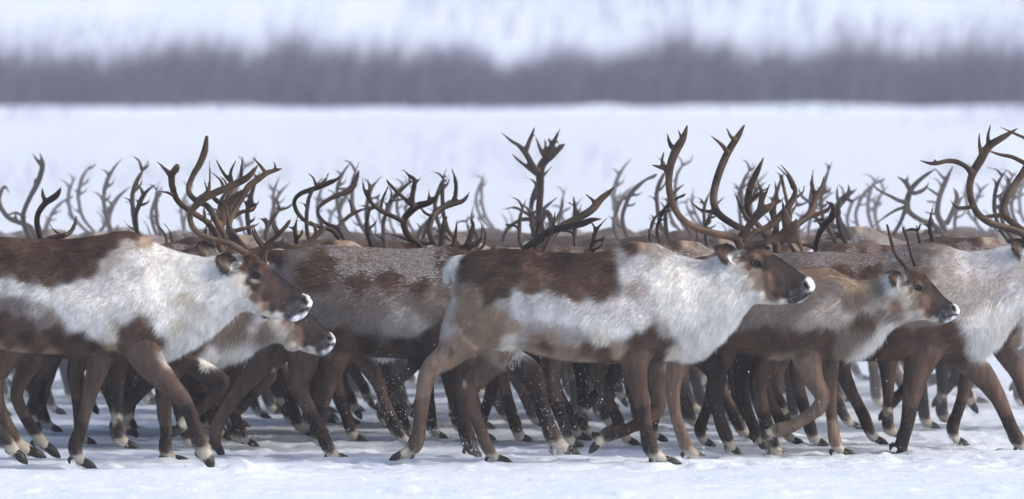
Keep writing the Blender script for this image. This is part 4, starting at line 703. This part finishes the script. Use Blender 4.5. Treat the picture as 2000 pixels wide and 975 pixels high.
# ------------------------------------------------------------------ kicked-up snow and drifting powder
def specks(name, clouds, mat):
    r = np.random.default_rng(11); V_ = []
    for (px, py, Y, sx, sy, n, size) in clouds:
        s = F/Y; n = int(n*.55); c = np.column_stack([(px-1000)/s+r.normal(0, sx/s, n), Y+r.normal(0, .25, n), np.abs(CH-(py-HY)/s+r.normal(0, sy/s, n))+.004])
        a = (size*r.gamma(1.3, .55, n)+.0004)*.8
        q = np.array([(1, 0, -.6), (-.5, .87, -.6), (-.5, -.87, -.6), (0, 0, 1.)]); q = q[None]*a[:, None, None]
        th = r.uniform(0, 6.28, n); R_ = np.stack([np.stack([np.cos(th), -np.sin(th), 0*th], 1), np.stack([np.sin(th), np.cos(th), 0*th], 1), np.stack([0*th, 0*th, 1+0*th], 1)], 1)
        q = np.einsum('nij,nkj->nki', R_, q)+c[:, None]
        for f in ((0, 1, 3), (1, 2, 3), (2, 0, 3), (0, 2, 1)): V_.append(q[:, f].reshape(-1, 3))
    me = tris_np(name, np.concatenate(V_)); o = link(name, me, mat); tag(o, kind='stuff'); return o
M_POW = noise_mat('powder_snow', (.85, .87, .9), (.9, .92, .95), 3, .8)
sp_ = specks('kicked_snow', [(1090, 865, 40.3, 20, 26, 1300, .0011), (1075, 888, 40.2, 26, 10, 3000, .0010), (920, 880, 40.4, 26, 16, 1600, .0013), (1050, 800, 40.6, 60, 60, 700, .0016), (785, 770, 41.6, 18, 40, 900, .0012), (760, 800, 41.8, 30, 35, 600, .0016),
  (1385, 892, 40.6, 26, 9, 1300, .0012), (1300, 895, 40.0, 30, 8, 900, .0012), (1150, 790, 40.4, 70, 60, 400, .0017), (1000, 820, 41.3, 500, 60, 2500, .0015), (1000, 760, 40.0, 560, 110, 1400, .0014), (1900, 880, 41.2, 30, 12, 1200, .0014), (1690, 860, 43, 40, 20, 1200, .002), (480, 860, 42, 60, 25, 1200, .002), (640, 895, 40.4, 24, 8, 800, .0012), (880, 840, 41.5, 40, 30, 1500, .0016), (1480, 880, 41, 40, 10, 900, .0013)], M_POW)
sp_['label'] = 'fine grains of snow kicked up around the walking legs'
def volbox(name, lo, hi, dens, col):
    mb = [(x, y, z) for x in (lo[0], hi[0]) for y in (lo[1], hi[1]) for z in (lo[2], hi[2])]
    me = mesh_np(name, mb, [(0, 1, 3, 2), (4, 6, 7, 5), (0, 4, 5, 1), (2, 3, 7, 6), (0, 2, 6, 4), (1, 5, 7, 3)], False)
    m, n, out = newmat(name); pv = n.nodes.new('ShaderNodeVolumePrincipled'); pv.inputs['Color'].default_value = (*col, 1); pv.inputs['Density'].default_value = dens; pv.inputs['Anisotropy'].default_value = .1
    n.links.new(pv.outputs[0], out.inputs['Volume']); o = link(name, me, m); tag(o, kind='stuff'); return o
hz = volbox('haze', (-1000, -70, -1.5), (1000, 1600, 75), .0006, (.9, .93, 1.0)); hz['label'] = 'thin cold haze over the snow plain'
dr = volbox('blowing_snow', (-30, 43.4, .0), (30, 75, 1.72), .034, (.88, .92, 1.0)); dr['label'] = 'powder snow drifting through the rear rows of the herd'
S.cycles.volume_step_rate = 4; S.cycles.volume_max_steps = 64
